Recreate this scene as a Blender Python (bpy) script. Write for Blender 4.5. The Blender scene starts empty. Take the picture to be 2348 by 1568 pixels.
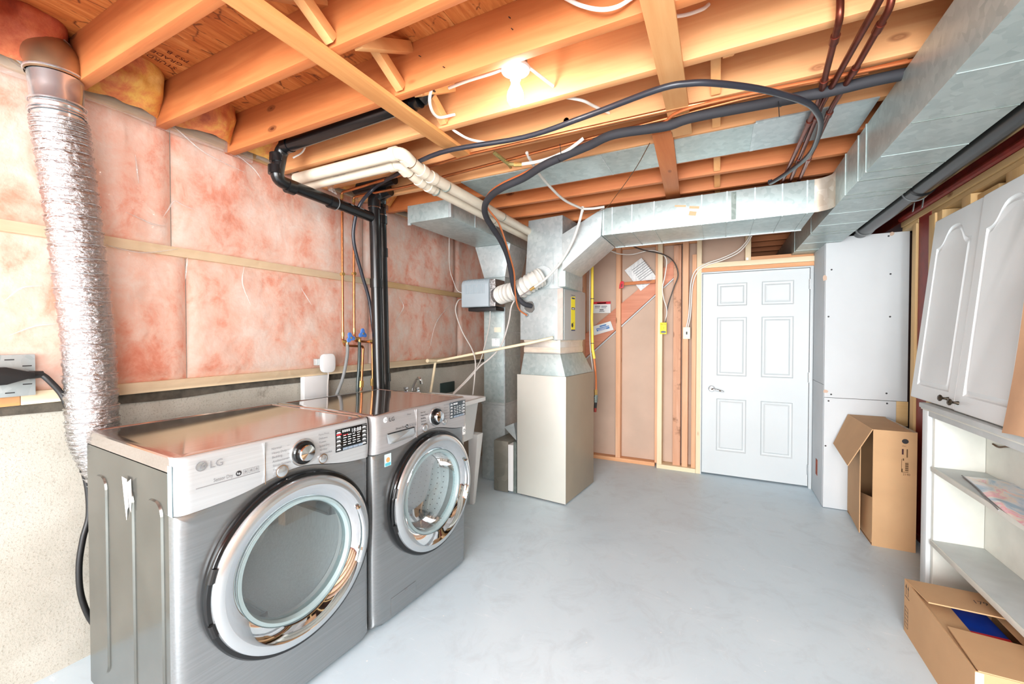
import bpy, bmesh, math, random
from mathutils import Vector, Matrix, noise
random.seed(7)
S = bpy.context.scene
C = S.collection
R = math.radians
# ------------------------------------------------------------------ camera
cd = bpy.data.cameras.new('camera'); cam = bpy.data.objects.new('camera', cd); C.objects.link(cam)
cam.location = (0, 0, 1.38); cam.rotation_euler = (R(90-0.93), 0, R(26.63))
cd.sensor_width = 36; cd.lens = 948/2348*36; cd.clip_start = .02
S.camera = cam
# ------------------------------------------------------------------ light and exposure
wd = bpy.data.worlds.new('world'); S.world = wd; wd.use_nodes = True
wd.node_tree.nodes['Background'].inputs[0].default_value = (.9, .95, 1, 1)
wd.node_tree.nodes['Background'].inputs[1].default_value = .25
def area(name, loc, target, sx, sy, power, col=(1, 1, 1)):
    l = bpy.data.lights.new(name, 'AREA'); l.shape = 'RECTANGLE'; l.size = sx; l.size_y = sy; l.energy = power; l.color = col
    o = bpy.data.objects.new(name, l); C.objects.link(o); o.location = loc
    o.rotation_euler = (Vector(target)-Vector(loc)).to_track_quat('-Z', 'Y').to_euler()
    return o
area('rear_fill_area', (-.3, -3.2, 1.45), (-.6, 2, 1.3), 3.2, 2.0, 410, (.91, .965, 1))  # unseen area fill added behind the camera to brighten the whole room
area('flash_umbrella', (.35, -.75, 1.75), (-.9, 3, 1.2), 1.3, 1.3, 48, (.96, .98, 1))
pl_ = bpy.data.lights.new('rear_fill_point', 'POINT'); pl_.energy = 18; pl_.shadow_soft_size = .05; pl_.color = (1, .96, .9)  # point fill added behind the camera, lifting the near joists and floor
po_ = bpy.data.objects.new('rear_fill_point', pl_); C.objects.link(po_); po_.location = (-.6, -1.7, 2.22)
BULB = 88
VS = S.view_settings
VS.view_transform = 'Standard'; VS.look = 'None'; VS.exposure = 0.33; VS.gamma = 1; VS.use_curve_mapping = False

# ------------------------------------------------------------------ helpers: objects
W = {}; LS = {}
I4 = Matrix.Identity(4)
def reg(o, parent, local, ls):
    W[o.name] = (W[parent.name] if parent else I4) @ local
    LS[o.name] = ls
def tag(o, label=None, cat=None, group=None, kind=None):
    if label: o['label'] = label
    if cat: o['category'] = cat
    if group: o['group'] = group
    if kind: o['kind'] = kind
    return o
def thing(name, loc, label=None, cat=None, group=None, kind=None, rotz=None):
    o = bpy.data.objects.new(name, None); C.objects.link(o); o.empty_display_size = .05
    o.location = loc
    m = Matrix.Translation(loc)
    if rotz is not None:
        o.rotation_euler = (0, 0, rotz); m = m @ Matrix.Rotation(rotz, 4, 'Z')
    reg(o, None, m, m if rotz is not None else I4)
    return tag(o, label, cat, group, kind)

class G:
    def __init__(s): s.v = []; s.f = []
    def add(s, vs, fs):
        n = len(s.v); s.v += [Vector(p) for p in vs]; s.f += [[i+n for i in f] for f in fs]; return s
    def box(s, a, b):
        (x0, y0, z0), (x1, y1, z1) = a, b
        x0, x1 = min(x0, x1), max(x0, x1); y0, y1 = min(y0, y1), max(y0, y1); z0, z1 = min(z0, z1), max(z0, z1)
        return s.add([(x0, y0, z0), (x1, y0, z0), (x1, y1, z0), (x0, y1, z0), (x0, y0, z1), (x1, y0, z1), (x1, y1, z1), (x0, y1, z1)],
                     [(0, 3, 2, 1), (4, 5, 6, 7), (0, 1, 5, 4), (1, 2, 6, 5), (2, 3, 7, 6), (3, 0, 4, 7)])
    def hexa(s, lo, hi):      # two quads with matching corners
        return s.add(list(lo)+list(hi), [(3, 2, 1, 0), (4, 5, 6, 7), (0, 1, 5, 4), (1, 2, 6, 5), (2, 3, 7, 6), (3, 0, 4, 7)])
    def board(s, p, q, w, t, side):   # bar from p to q; w across `side`, t across the third axis
        p, q, side = Vector(p), Vector(q), Vector(side); d = (q-p).normalized()
        side = (side-d*side.dot(d)).normalized(); up = d.cross(side)
        a, b = side*w/2, up*t/2
        return s.hexa([p-a-b, p+a-b, p+a+b, p-a+b], [q-a-b, q+a-b, q+a+b, q-a+b])
    def prism(s, poly, vec):
        n = len(poly); vec = Vector(vec); P = [Vector(p) for p in poly]
        return s.add(P+[p+vec for p in P], [list(range(n))[::-1], list(range(n, 2*n))]+[(i, (i+1) % n, n+(i+1) % n, n+i) for i in range(n)])
    def tube(s, pts, r, n=12, caps=True):
        P = [Vector(p) for p in pts]; rs = r if isinstance(r, (list, tuple)) else [r]*len(P)
        T = [((P[min(i+1, len(P)-1)]-P[max(i-1, 0)])).normalized() for i in range(len(P))]
        a = Vector((0, 0, 1)) if abs(T[0].z) < .9 else Vector((1, 0, 0))
        nrm = (a-T[0]*a.dot(T[0])).normalized(); vs = []
        for i, p in enumerate(P):
            nrm = (nrm-T[i]*nrm.dot(T[i])).normalized(); bi = T[i].cross(nrm)
            for k in range(n):
                c = 2*math.pi*k/n; vs.append(p+(nrm*math.cos(c)+bi*math.sin(c))*rs[i])
        fs = [(i*n+k, i*n+(k+1) % n, (i+1)*n+(k+1) % n, (i+1)*n+k) for i in range(len(P)-1) for k in range(n)]
        if caps: fs += [list(range(n))[::-1], list(range((len(P)-1)*n, len(P)*n))]
        return s.add(vs, fs)
    def lathe(s, prof, c, ax=(0, 0, 1), n=24):   # prof: (radius, height) along ax
        ax = Vector(ax).normalized(); a = Vector((0, 0, 1)) if abs(ax.z) < .9 else Vector((1, 0, 0))
        u = (a-ax*a.dot(ax)).normalized(); w = ax.cross(u); c = Vector(c)
        vs = [c+ax*h+(u*math.cos(2*math.pi*k/n)+w*math.sin(2*math.pi*k/n))*r for r, h in prof for k in range(n)]
        fs = [(i*n+k, i*n+(k+1) % n, (i+1)*n+(k+1) % n, (i+1)*n+k) for i in range(len(prof)-1) for k in range(n)]
        if prof[0][0] > 1e-6 and False: pass
        return s.add(vs, fs)
    def cyl(s, p, q, r, n=16):
        return s.tube([p, q], r, n)
    def ell(s, c, rad, n=16, m=10):
        c = Vector(c); vs = []
        for i in range(m+1):
            th = math.pi*i/m
            for k in range(n):
                ph = 2*math.pi*k/n
                vs.append(c+Vector((rad[0]*math.sin(th)*math.cos(ph), rad[1]*math.sin(th)*math.sin(ph), rad[2]*math.cos(th))))
        return s.add(vs, [(i*n+k, i*n+(k+1) % n, (i+1)*n+(k+1) % n, (i+1)*n+k) for i in range(m) for k in range(n)])
    def grid(s, fn, nu, nv):
        vs = [fn(i/nu, j/nv) for i in range(nu+1) for j in range(nv+1)]
        return s.add(vs, [(i*(nv+1)+j, (i+1)*(nv+1)+j, (i+1)*(nv+1)+j+1, i*(nv+1)+j+1) for i in range(nu) for j in range(nv)])
    def ring(s, loops, close=False):   # loops of equal length, joined one after another
        n = len(loops[0]); vs = [p for L in loops for p in L]
        fs = [(i*n+k, i*n+(k+1) % n, (i+1)*n+(k+1) % n, (i+1)*n+k) for i in range(len(loops)-1) for k in range(n)]
        if close: fs.append(list(range((len(loops)-1)*n, len(loops)*n)))
        return s.add(vs, fs)
    def build(s, name, mat, parent=None, bevel=0, smooth=None, seg=2, kind=None, label=None):
        if parent is None:
            xs = [p.x for p in s.v]; ys = [p.y for p in s.v]; zs = [p.z for p in s.v]
            org = Vector(((min(xs)+max(xs))/2, (min(ys)+max(ys))/2, min(zs))); ls = I4; vv = [p-org for p in s.v]; par = I4
        else:
            ls = LS[parent.name]; M_ = W[parent.name].inverted() @ ls
            vv = [M_ @ p for p in s.v]
            org = Vector((0, 0, 0))
            for ax in range(3):
                q = [p[ax] for p in vv]; org[ax] = (min(q)+max(q))/2
            vv = [p-org for p in vv]
        me = bpy.data.meshes.new(name); me.from_pydata(vv, [], s.f)
        bm = bmesh.new(); bm.from_mesh(me)
        bmesh.ops.remove_doubles(bm, verts=bm.verts, dist=1e-6)
        bmesh.ops.recalc_face_normals(bm, faces=bm.faces)
        if bevel:
            es = [e for e in bm.edges if len(e.link_faces) == 2 and e.calc_face_angle() > .5]
            bmesh.ops.bevel(bm, geom=es, offset=bevel, segments=seg, affect='EDGES', profile=.6)
        bm.to_mesh(me); bm.free()
        if smooth is None: smooth = 35
        if smooth:
            me.polygons.foreach_set('use_smooth', [True]*len(me.polygons)); me.set_sharp_from_angle(angle=R(smooth))
        me.materials.append(mat)
        o = bpy.data.objects.new(name, me); C.objects.link(o); o.location = org
        if parent: o.parent = parent
        reg(o, parent, Matrix.Translation(org), ls)
        return tag(o, label, None, None, kind)
def one(g, name, mat, label, cat, group=None, **k):
    o = g.build(name, mat, None, **k); return tag(o, label, cat, group)
def smoothpath(pts, sub=6):
    P = [Vector(p) for p in pts]; out = []
    for i in range(len(P)-1):
        p0 = P[i-1] if i else P[0]*2-P[1]; p1, p2 = P[i], P[i+1]; p3 = P[i+2] if i+2 < len(P) else P[-1]*2-P[-2]
        for k in range(sub):
            t = k/sub
            out.append(.5*((2*p1)+(p2-p0)*t+(2*p0-5*p1+4*p2-p3)*t*t+(3*p1-p0-3*p2+p3)*t**3))
    return out+[P[-1]]
def fillet(pts, rad, seg=6):
    P = [Vector(p) for p in pts]; out = [P[0]]
    for i in range(1, len(P)-1):
        a = (P[i-1]-P[i]); b = (P[i+1]-P[i]); d = min(rad, a.length*.45, b.length*.45); a.normalize(); b.normalize()
        s_, e_ = P[i]+a*d, P[i]+b*d
        for k in range(seg+1):
            t = k/seg; out.append((1-t)**2*s_+2*t*(1-t)*P[i]+t*t*e_)
    return out+[P[-1]]
def text(s, size, o, right, up, mat, parent, name='lettering', sx=1.0, depth=.0004):
    cu = bpy.data.curves.new('txt', 'FONT'); cu.body = s; cu.size = size; cu.resolution_u = 2
    t = bpy.data.objects.new('txt', cu); C.objects.link(t)
    dg = bpy.context.evaluated_depsgraph_get(); me = bpy.data.meshes.new_from_object(t.evaluated_get(dg))
    bpy.data.objects.remove(t); bpy.data.curves.remove(cu)
    r_, u_ = Vector(right).normalized(), Vector(up).normalized(); n_ = r_.cross(u_); o = Vector(o)
    g = G(); g.add([o+r_*v.co.x*sx+u_*v.co.y+n_*depth for v in me.vertices], [list(p.vertices) for p in me.polygons])
    bpy.data.meshes.remove(me)
    if not g.v: return None
    return g.build(name, mat, parent, smooth=0)

# ------------------------------------------------------------------ helpers: materials
def srgb(c): return tuple(((x/255)/12.92 if x/255 <= .04045 else ((x/255+.055)/1.055)**2.4) for x in c)+(1,)
class N:
    def __init__(s, name):
        s.m = bpy.data.materials.new(name); s.m.use_nodes = True; s.t = s.m.node_tree; s.n = s.t.nodes
        s.p = s.n['Principled BSDF']; s.out = s.n['Material Output']
        s._co = None
    def new(s, kind, **k):
        nd = s.n.new(kind)
        for a, b in k.items(): setattr(nd, a, b)
        return nd
    def link(s, a, b): s.t.links.new(a, b)
    def co(s, scale=(1, 1, 1), rot=(0, 0, 0)):
        if s._co is None:
            tc = s.new('ShaderNodeTexCoord'); oi = s.new('ShaderNodeObjectInfo')
            mu = s.new('ShaderNodeMath', operation='MULTIPLY'); mu.inputs[1].default_value = 13.7
            s.link(oi.outputs['Random'], mu.inputs[0])
            ad = s.new('ShaderNodeVectorMath', operation='ADD'); s.link(tc.outputs['Object'], ad.inputs[0]); s.link(mu.outputs[0], ad.inputs[1])
            s._co = ad.outputs[0]
        mp = s.new('ShaderNodeMapping'); mp.inputs['Scale'].default_value = scale; mp.inputs['Rotation'].default_value = rot
        s.link(s._co, mp.inputs[0]); return mp.outputs[0]
    def noise(s, co, scale, detail=4, rough=.55, dist=0):
        nd = s.new('ShaderNodeTexNoise'); s.link(co, nd.inputs['Vector'])
        nd.inputs['Scale'].default_value = scale; nd.inputs['Detail'].default_value = detail
        nd.inputs['Roughness'].default_value = rough; nd.inputs['Distortion'].default_value = dist
        return nd.outputs['Fac']
    def vor(s, co, scale, feature='F1', out='Distance', rnd=1):
        nd = s.new('ShaderNodeTexVoronoi', feature=feature); s.link(co, nd.inputs['Vector']); nd.inputs['Scale'].default_value = scale
        nd.inputs['Randomness'].default_value = rnd
        return nd.outputs[out]
    def ramp(s, fac, stops, interp='LINEAR'):
        nd = s.new('ShaderNodeValToRGB'); cr = nd.color_ramp; cr.interpolation = interp
        while len(cr.elements) < len(stops): cr.elements.new(.5)
        for e, (p, c) in zip(cr.elements, stops):
            e.position = p; e.color = c if len(c) == 4 else tuple(c)+(1,)
        s.link(fac, nd.inputs[0]); return nd.outputs[0]
    def mix(s, fac, a, b, mode='MIX'):
        nd = s.new('ShaderNodeMix', data_type='RGBA', blend_type=mode)
        for val, ix in ((fac, 0), (a, 6), (b, 7)):
            if hasattr(val, 'is_output'): s.link(val, nd.inputs[ix])
            else: nd.inputs[ix].default_value = val
        return nd.outputs[2]
    def bump(s, h, strength=.3, dist=.01):
        nd = s.new('ShaderNodeBump'); nd.inputs['Strength'].default_value = strength; nd.inputs['Distance'].default_value = dist
        s.link(h, nd.inputs['Height']); s.link(nd.outputs[0], s.p.inputs['Normal']); return nd
    def base(s, c):
        if hasattr(c, 'is_output'): s.link(c, s.p.inputs['Base Color'])
        else: s.p.inputs['Base Color'].default_value = c
    def set(s, rough=.5, metal=0, **k):
        s.p.inputs['Roughness'].default_value = rough; s.p.inputs['Metallic'].default_value = metal
        for a, b in k.items(): s.p.inputs[a.replace('_', ' ')].default_value = b
        return s.m
def g1(v): return (v, v, v, 1)
def plain(name, c, rough=.5, metal=0, var=.06, vs=6, bump=0, bs=60, **k):
    m = N(name); c = srgb(c); nz = m.noise(m.co(), vs, 5)
    m.base(m.ramp(nz, [(.25, tuple(x*(1-var*2) for x in c[:3])), (.75, tuple(min(1, x*(1+var)) for x in c[:3]))]))
    if bump: m.bump(m.noise(m.co(), bs, 4), bump, .004)
    return m.set(rough, metal, **k)
def wood(name, light, dark, knot, axis=0, rough=.62, dirt=None, ks=1.0):
    m = N(name); sc = [9, 9, 9]; sc[axis] = .55
    co = m.co(tuple(sc)); n1 = m.noise(co, 2.2, 6, .6, 1.0)
    col = m.ramp(n1, [(.28, srgb(dark)), (.5, srgb([(a+b)/2 for a, b in zip(light, dark)])), (.72, srgb(light))])
    big = m.noise(m.co(), 1.7, 3); col = m.mix(m.ramp(big, [(.35, g1(0)), (.7, g1(.45))]), col, srgb(dark))
    ksc = [5.5, 5.5, 5.5]; ksc[axis] = 2.4
    kd = m.vor(m.co(tuple(ksc)), ks, rnd=1)
    col = m.mix(m.ramp(kd, [(.035, g1(.95)), (.055, g1(.45)), (.065, g1(.7)), (.10, g1(0))]), col, srgb(knot))
    if dirt:
        d = m.noise(m.co((6, 6, 6)), 1.6, 6, .7); col = m.mix(m.ramp(d, [(.55, g1(0)), (.72, g1(.8))]), col, srgb(dirt))
    m.base(col); m.bump(n1, .12, .004); return m.set(rough)
# ------------------------------------------------------------------ materials
JW = [wood('joist_wood_%d' % a, (214, 136, 80), (184, 102, 54), (92, 40, 16), a, .6) for a in (0, 1, 2)]
JB = wood('joist_lamplit_wood', (232, 178, 124), (212, 146, 94), (130, 66, 30), 0, .6)  # paler joist wood with the bulb's light put into the colour
PW = [wood('pale_wood_%d' % a, (232, 178, 120), (216, 152, 94), (120, 66, 32), a, .65) for a in (0, 1, 2)]
SW = wood('stud_wood', (236, 190, 154), (218, 160, 120), (120, 58, 28), 2, .65)
SWX = wood('plate_wood', (232, 178, 132), (212, 148, 102), (120, 58, 28), 0, .65)
WORN = wood('worn_stud_wood', (226, 180, 152), (202, 146, 112), (90, 46, 26), 2, .7, dirt=(120, 78, 50))
CREAM = [wood('cream_wood_%d' % a, (242, 226, 196), (230, 206, 168), (170, 120, 80), a, .65) for a in (0, 1, 2)]
YW = [wood('yellow_pine_%d' % a, (228, 198, 148), (206, 168, 112), (140, 90, 48), a, .65) for a in (0, 1, 2)]
ROUGHW = wood('rough_sawn_wood', (228, 168, 104), (200, 132, 72), (120, 70, 36), 1, .8)

def mk_osb():
    m = N('osb'); pal = [(.25, srgb((150, 72, 26))), (.42, srgb((186, 100, 42))), (.58, srgb((206, 124, 60))), (.78, srgb((230, 164, 100)))]
    lay = []
    for rot, sc in ((.35, (46, 5, 20)), (1.15, (50, 6, 20)), (-.5, (42, 5, 20)), (2.2, (48, 6, 20))):
        lay.append(m.noise(m.co(sc, (0, 0, rot)), 1, 4, .55, .5))
    v = m.new('ShaderNodeTexVoronoi', feature='F1'); m.link(m.co((16, 8, 9), (0, 0, .3)), v.inputs['Vector']); v.inputs['Scale'].default_value = 1
    sp = m.new('ShaderNodeSeparateColor'); m.link(v.outputs['Color'], sp.inputs[0])
    st = lambda o, t: m.ramp(o, [(t-.01, g1(0)), (t+.01, g1(1))])
    f = m.mix(st(sp.outputs[0], .5), lay[0], lay[1]); f2 = m.mix(st(sp.outputs[1], .5), lay[2], lay[3]); f = m.mix(st(sp.outputs[2], .5), f, f2)
    c = m.mix(.25, m.ramp(f, pal), m.ramp(sp.outputs[0], [(0, srgb((160, 80, 30))), (1, srgb((226, 150, 84)))]))
    e = m.vor(m.co((16, 8, 9), (0, 0, .3)), 1, 'DISTANCE_TO_EDGE'); gn = m.noise(m.co((9, 9, 9)), 2, 3)
    gap = m.mix(1, m.ramp(e, [(0, g1(.9)), (.05, g1(0))]), m.ramp(gn, [(.5, g1(0)), (.58, g1(1))]), 'MULTIPLY')
    dk = m.ramp(lay[1], [(.29, g1(.8)), (.33, g1(0))])
    c = m.mix(gap, c, srgb((84, 32, 12))); m.base(m.mix(dk, c, srgb((92, 38, 14)))); m.bump(f, .4, .004); return m.set(.62)
OSB = mk_osb()
def mk_batt(name, stops, dist=1.4):
    m = N(name); n1 = m.noise(m.co((1, 1, .8)), 9, 6, .68, .35); n2 = m.noise(m.co((1, 1.3, .8)), 2.6, 3, .5, .3)
    f = m.mix(.42, n1, n2); m.base(m.ramp(f, stops)); m.bump(m.noise(m.co(), 30, 5, .6), .35, .01)
    m.set(.75); m.p.inputs['Coat Weight'].default_value = .1; m.p.inputs['Coat Roughness'].default_value = .22; return m.m
BATT = mk_batt('pink_fibreglass', [(.30, srgb((228, 132, 100))), (.40, srgb((244, 170, 144))), (.48, srgb((250, 206, 186))), (.62, srgb((252, 232, 220)))])
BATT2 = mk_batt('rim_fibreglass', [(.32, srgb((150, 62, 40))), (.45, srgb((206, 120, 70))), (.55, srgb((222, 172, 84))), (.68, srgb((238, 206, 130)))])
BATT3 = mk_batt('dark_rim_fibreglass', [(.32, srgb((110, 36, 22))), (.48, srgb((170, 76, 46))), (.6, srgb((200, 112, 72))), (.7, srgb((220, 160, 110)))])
def mk_film(name, haze, gloss, tint=(1, 1, 1, 1), rough=.1, wr=.5):
    m = N(name); m.n.remove(m.p)
    tr = m.new('ShaderNodeBsdfTransparent'); tr.inputs[0].default_value = tint
    gl = m.new('ShaderNodeBsdfGlossy'); gl.inputs['Roughness'].default_value = rough
    df = m.new('ShaderNodeBsdfDiffuse'); df.inputs[0].default_value = (.95, .93, .9, 1)
    fr = m.new('ShaderNodeFresnel'); fr.inputs[0].default_value = 1.45
    mu = m.new('ShaderNodeMath', operation='MULTIPLY_ADD'); mu.inputs[1].default_value = .55; mu.inputs[2].default_value = gloss
    m.link(fr.outputs[0], mu.inputs[0])
    bp = m.new('ShaderNodeBump'); bp.inputs['Strength'].default_value = wr; bp.inputs['Distance'].default_value = .03
    h = m.noise(m.co((1, 1, 1.3)), 7, 3, .5, 1.2); m.link(h, bp.inputs['Height'])
    for nd in (gl, fr): m.link(bp.outputs[0], nd.inputs['Normal'])
    m1 = m.new('ShaderNodeMixShader'); m1.inputs[0].default_value = haze; m.link(tr.outputs[0], m1.inputs[1]); m.link(df.outputs[0], m1.inputs[2])
    m2 = m.new('ShaderNodeMixShader'); m.link(mu.outputs[0], m2.inputs[0]); m.link(m1.outputs[0], m2.inputs[1]); m.link(gl.outputs[0], m2.inputs[2])
    m.link(m2.outputs[0], m.out.inputs[0]); return m.m
FILM = mk_film('poly_film', .03, .0, rough=.12)
FILM2 = mk_film('folded_film', .26, .04, rough=.18)
GLASS = mk_film('door_glass', .02, .09, (.86, .93, .93, 1), .02, .0)
def mk_concrete():
    m = N('wall_concrete'); a = m.noise(m.co(), 3, 5, .6); b = m.noise(m.co(), 120, 4, .75); c = m.noise(m.co((1, 2, 1)), 4, 7, .78)
    col = m.ramp(a, [(.3, srgb((172, 168, 156))), (.7, srgb((198, 194, 183)))])
    col = m.mix(m.ramp(b, [(.54, g1(0)), (.66, g1(.7))]), col, srgb((140, 132, 116)))
    col = m.mix(m.ramp(c, [(.60, g1(0)), (.68, g1(.55))]), col, srgb((112, 106, 94)))
    m.base(col); m.bump(b, .35, .005); return m.set(.85)
CONC = mk_concrete()
def mk_floor():
    m = N('painted_floor'); a = m.noise(m.co(), 1.1, 5, .6, .4); b = m.noise(m.co((1, 1, 1)), 5, 6, .7, .8)
    col = m.ramp(a, [(.3, srgb((194, 212, 222))), (.7, srgb((210, 226, 234)))])
    col = m.mix(m.ramp(b, [(.5, g1(0)), (.75, g1(.5))]), col, srgb((178, 190, 197)))
    s1 = m.noise(m.co((1.2, 8, 1), (0, 0, .7)), 5, 5, .7); s2 = m.noise(m.co((8, 1.3, 1), (0, 0, .3)), 6, 5, .7)
    col = m.mix(m.ramp(s1, [(.64, g1(0)), (.69, g1(.3))]), col, srgb((236, 242, 248)))
    col = m.mix(m.ramp(s2, [(.66, g1(0)), (.71, g1(.25))]), col, srgb((234, 240, 246)))
    d = m.vor(m.co(), 11); col = m.mix(m.ramp(d, [(.03, g1(.9)), (.05, g1(0))]), col, srgb((236, 238, 238)))
    m.base(col); m.bump(b, .08, .004); rr = m.ramp(a, [(.3, g1(.34)), (.7, g1(.5))])
    m.link(rr, m.p.inputs['Roughness']); m.p.inputs['Metallic'].default_value = 0; return m.m
FLOOR = mk_floor()
def mk_galv(name, lo, hi, rough=.42, metal=.55, sp=38):
    m = N(name); v = m.new('ShaderNodeTexVoronoi', feature='F1'); m.link(m.co(), v.inputs['Vector']); v.inputs['Scale'].default_value = sp
    a = m.noise(m.co(), 2.4, 5, .6, .6); f = m.mix(.72, v.outputs['Color'], a)
    m.base(m.ramp(f, [(.25, srgb(lo)), (.75, srgb(hi))])); m.bump(m.noise(m.co(), 3.2, 2), .12, .02); return m.set(rough, metal)
GALV = mk_galv('galvanised_sheet', (156, 172, 172), (196, 208, 206))
GALVW = mk_galv('bright_galvanised', (164, 176, 178), (204, 211, 211), .4, .5)
GALVD = mk_galv('dark_galvanised', (96, 106, 100), (142, 152, 146), .5, .5)
FOILT = mk_galv('foil_tape', (200, 196, 190), (232, 228, 222), .3, .7, 20)
def mk_foil():
    m = N('crinkled_foil'); m.base(srgb((186, 184, 184))); m.bump(m.noise(m.co((1, 1, 1.8)), 48, 5, .65, .8), .9, .008); return m.set(.17, 1)
FOIL = mk_foil()
def mk_steel(name, c, rough, axis=1, metal=.92, strength=.06):
    m = N(name); sc = [170, 170, 170]; sc[axis] = 2; n1 = m.noise(m.co(tuple(sc)), 1, 3, .5)
    c = srgb(c); m.base(m.ramp(n1, [(.3, tuple(x*.92 for x in c[:3])), (.7, tuple(min(1, x*1.06) for x in c[:3]))]))
    m.bump(n1, strength, .001); return m.set(rough, metal)
STEEL = mk_steel('graphite_steel', (158, 161, 162), .27, metal=.85)
STEELP = mk_steel('washer_panel_steel', (184, 182, 182), .36, metal=.5)
STEELL = mk_steel('bright_panel_steel', (190, 193, 194), .36, metal=.35)
STEELT = mk_steel('top_steel', (206, 198, 194), .09, 1, .92, .004)
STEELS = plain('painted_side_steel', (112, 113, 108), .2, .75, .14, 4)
DRUM = mk_steel('drum_steel', (228, 232, 234), .4, 2, .15)
CHROME = plain('chrome', (226, 228, 230), .05, 1, .0)
SATIN = plain('satin_chrome', (206, 210, 212), .22, .85, .02)
BLACKG = plain('black_gloss_plastic', (16, 17, 18), .15)
BLACKP = plain('black_plastic', (24, 24, 25), .42)
ABS = plain('black_abs_pipe', (20, 21, 22), .25, 0, .1)
RUBBER = plain('grey_rubber', (120, 124, 124), .5)
INSUL = plain('grey_foam_insulation', (42, 42, 47), .75)
HOSE = plain('dark_hose', (40, 42, 50), .35)
PURP = plain('dark_plum_hose', (58, 44, 54), .4)
PVC = plain('cream_pvc', (218, 206, 186), .4, 0, .04, 14)
PVCY = plain('aged_pvc', (230, 214, 180), .45, 0, .06, 14)
WPLAST = plain('white_plastic', (222, 224, 224), .35, 0, .01)
WHOSE = plain('white_hose', (208, 204, 196), .4, 0, .02)
CABW = plain('white_cable', (238, 234, 226), .45, 0, .02)
CABG = plain('grey_cable', (188, 182, 176), .45, 0, .03)
COPPER = plain('copper', (204, 130, 84), .28, .85, .12, 20)
COPD = plain('tarnished_copper', (116, 58, 44), .35, .8, .2, 20)
ORANGE = plain('bright_copper_line', (214, 124, 76), .35, .6, .05)
BRASS = plain('brass', (206, 170, 104), .3, .8, .1, 30)
GREYP = plain('grey_plastic', (156, 166, 172), .45, 0, .03)
WHITEP = plain('white_door_paint', (204, 209, 210), .42, 0, .015, 3)
WOODGR = plain('white_cabinet_paint', (220, 225, 226), .38, 0, .02, 4)
OLDW = plain('old_cabinet_paint', (220, 221, 212), .5, 0, .05, 9)
SHELFG = plain('worn_shelf_paint', (196, 202, 202), .5, 0, .08, 7)
DRYW = plain('drywall_face', (204, 208, 210), .8, 0, .025, 3)
DRYS = plain('drywall_side', (200, 206, 210), .8, 0, .03, 3)
DRYB = plain('drywall_back_paper', (202, 174, 154), .85, 0, .07, 2.4)
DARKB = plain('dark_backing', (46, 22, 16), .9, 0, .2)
CARD = plain('cardboard', (198, 158, 116), .8, 0, .04, 5)
CARDD = plain('cardboard_inside', (160, 122, 84), .85, 0, .06, 5)
KRAFT = plain('kraft_sheet', (206, 164, 128), .8, 0, .06, 6)
REDS = plain('red_oxide_steel', (134, 36, 24), .5, 0, .2, 14)
FELT = plain('sill_felt', (92, 86, 76), .9, 0, .35, 16, .4, 50)
BLUEP = plain('blue_plastic', (74, 122, 196), .4)
YELL = plain('yellow_label', (246, 226, 30), .5, 0, .01)
YPIPE = plain('yellow_gas_tube', (240, 206, 66), .4, 0, .04)
NAVY = plain('navy_print', (40, 52, 96), .5)
REDP = plain('red_print', (218, 40, 52), .5)
BLUEPR = plain('blue_print', (60, 126, 196), .5)
PAPER = plain('white_paper', (238, 238, 236), .7, 0, .01)
INK = plain('ink', (44, 42, 44), .6)
INKG = plain('grey_ink', (128, 128, 130), .6)
INKB = plain('brown_ink', (92, 62, 30), .6)
STAMP = plain('stamp_ink', (92, 34, 18), .7)
IVORY = plain('ivory_plate', (230, 230, 206), .45)
WINK = plain('white_print', (232, 236, 238), .5)
RUST = plain('rust', (170, 74, 36), .85, 0, .3, 30)
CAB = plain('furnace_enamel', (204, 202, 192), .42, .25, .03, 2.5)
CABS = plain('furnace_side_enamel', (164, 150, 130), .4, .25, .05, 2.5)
COILS = plain('coil_side_sheet', (178, 176, 172), .4, .35, .04, 2.5)
BRONZE = plain('bronze_knob', (74, 64, 52), .35, .7, .25, 60)
def mk_emit(name, c, s):
    m = N(name); m.base((1, 1, 1, 1)); m.p.inputs['Emission Color'].default_value = c; m.p.inputs['Emission Strength'].default_value = s; return m.m
GLOW = mk_emit('lit_bulb', (1, .96, .9, 1), BULB)
def mk_print(name, bg, ink, sc, axis=2, dens=.5):   # faint lines of small print
    m = N(name); s1 = [3, 3, 3]; s1[axis] = sc
    tc = m.new('ShaderNodeTexCoord'); mp = m.new('ShaderNodeMapping'); mp.inputs['Scale'].default_value = (1, 1, 1); m.link(tc.outputs['Object'], mp.inputs[0])
    w = m.new('ShaderNodeTexWave'); w.wave_type = 'BANDS'; w.bands_direction = 'XYZ'[axis]; w.inputs['Scale'].default_value = sc; m.link(mp.outputs[0], w.inputs['Vector'])
    n_ = m.noise(m.co((120, 120, 10)), 1, 2); f = m.mix(1, m.ramp(w.outputs['Fac'], [(.6, g1(0)), (.75, g1(1))]), m.ramp(n_, [(.42, g1(0)), (.5, g1(dens))]), 'MULTIPLY')
    m.base(m.mix(f, srgb(bg), srgb(ink))); return m.set(.7)
PRINT = mk_print('printed_paper', (236, 236, 234), (120, 122, 128), 28)

# ------------------------------------------------------------------ setting: floor, walls, ceiling
ZJ = 2.36; ZO = 2.55; WX = -2.42
tag(G().box((-2.7, -3.7, -.06), (1.6, 7.2, 0)).build('floor', FLOOR, smooth=0), kind='structure')
wl = tag(G().box((-2.7, -3.7, 0), (WX, 7.2, ZO)).build('wall_left', CONC, smooth=0), kind='structure')
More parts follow.
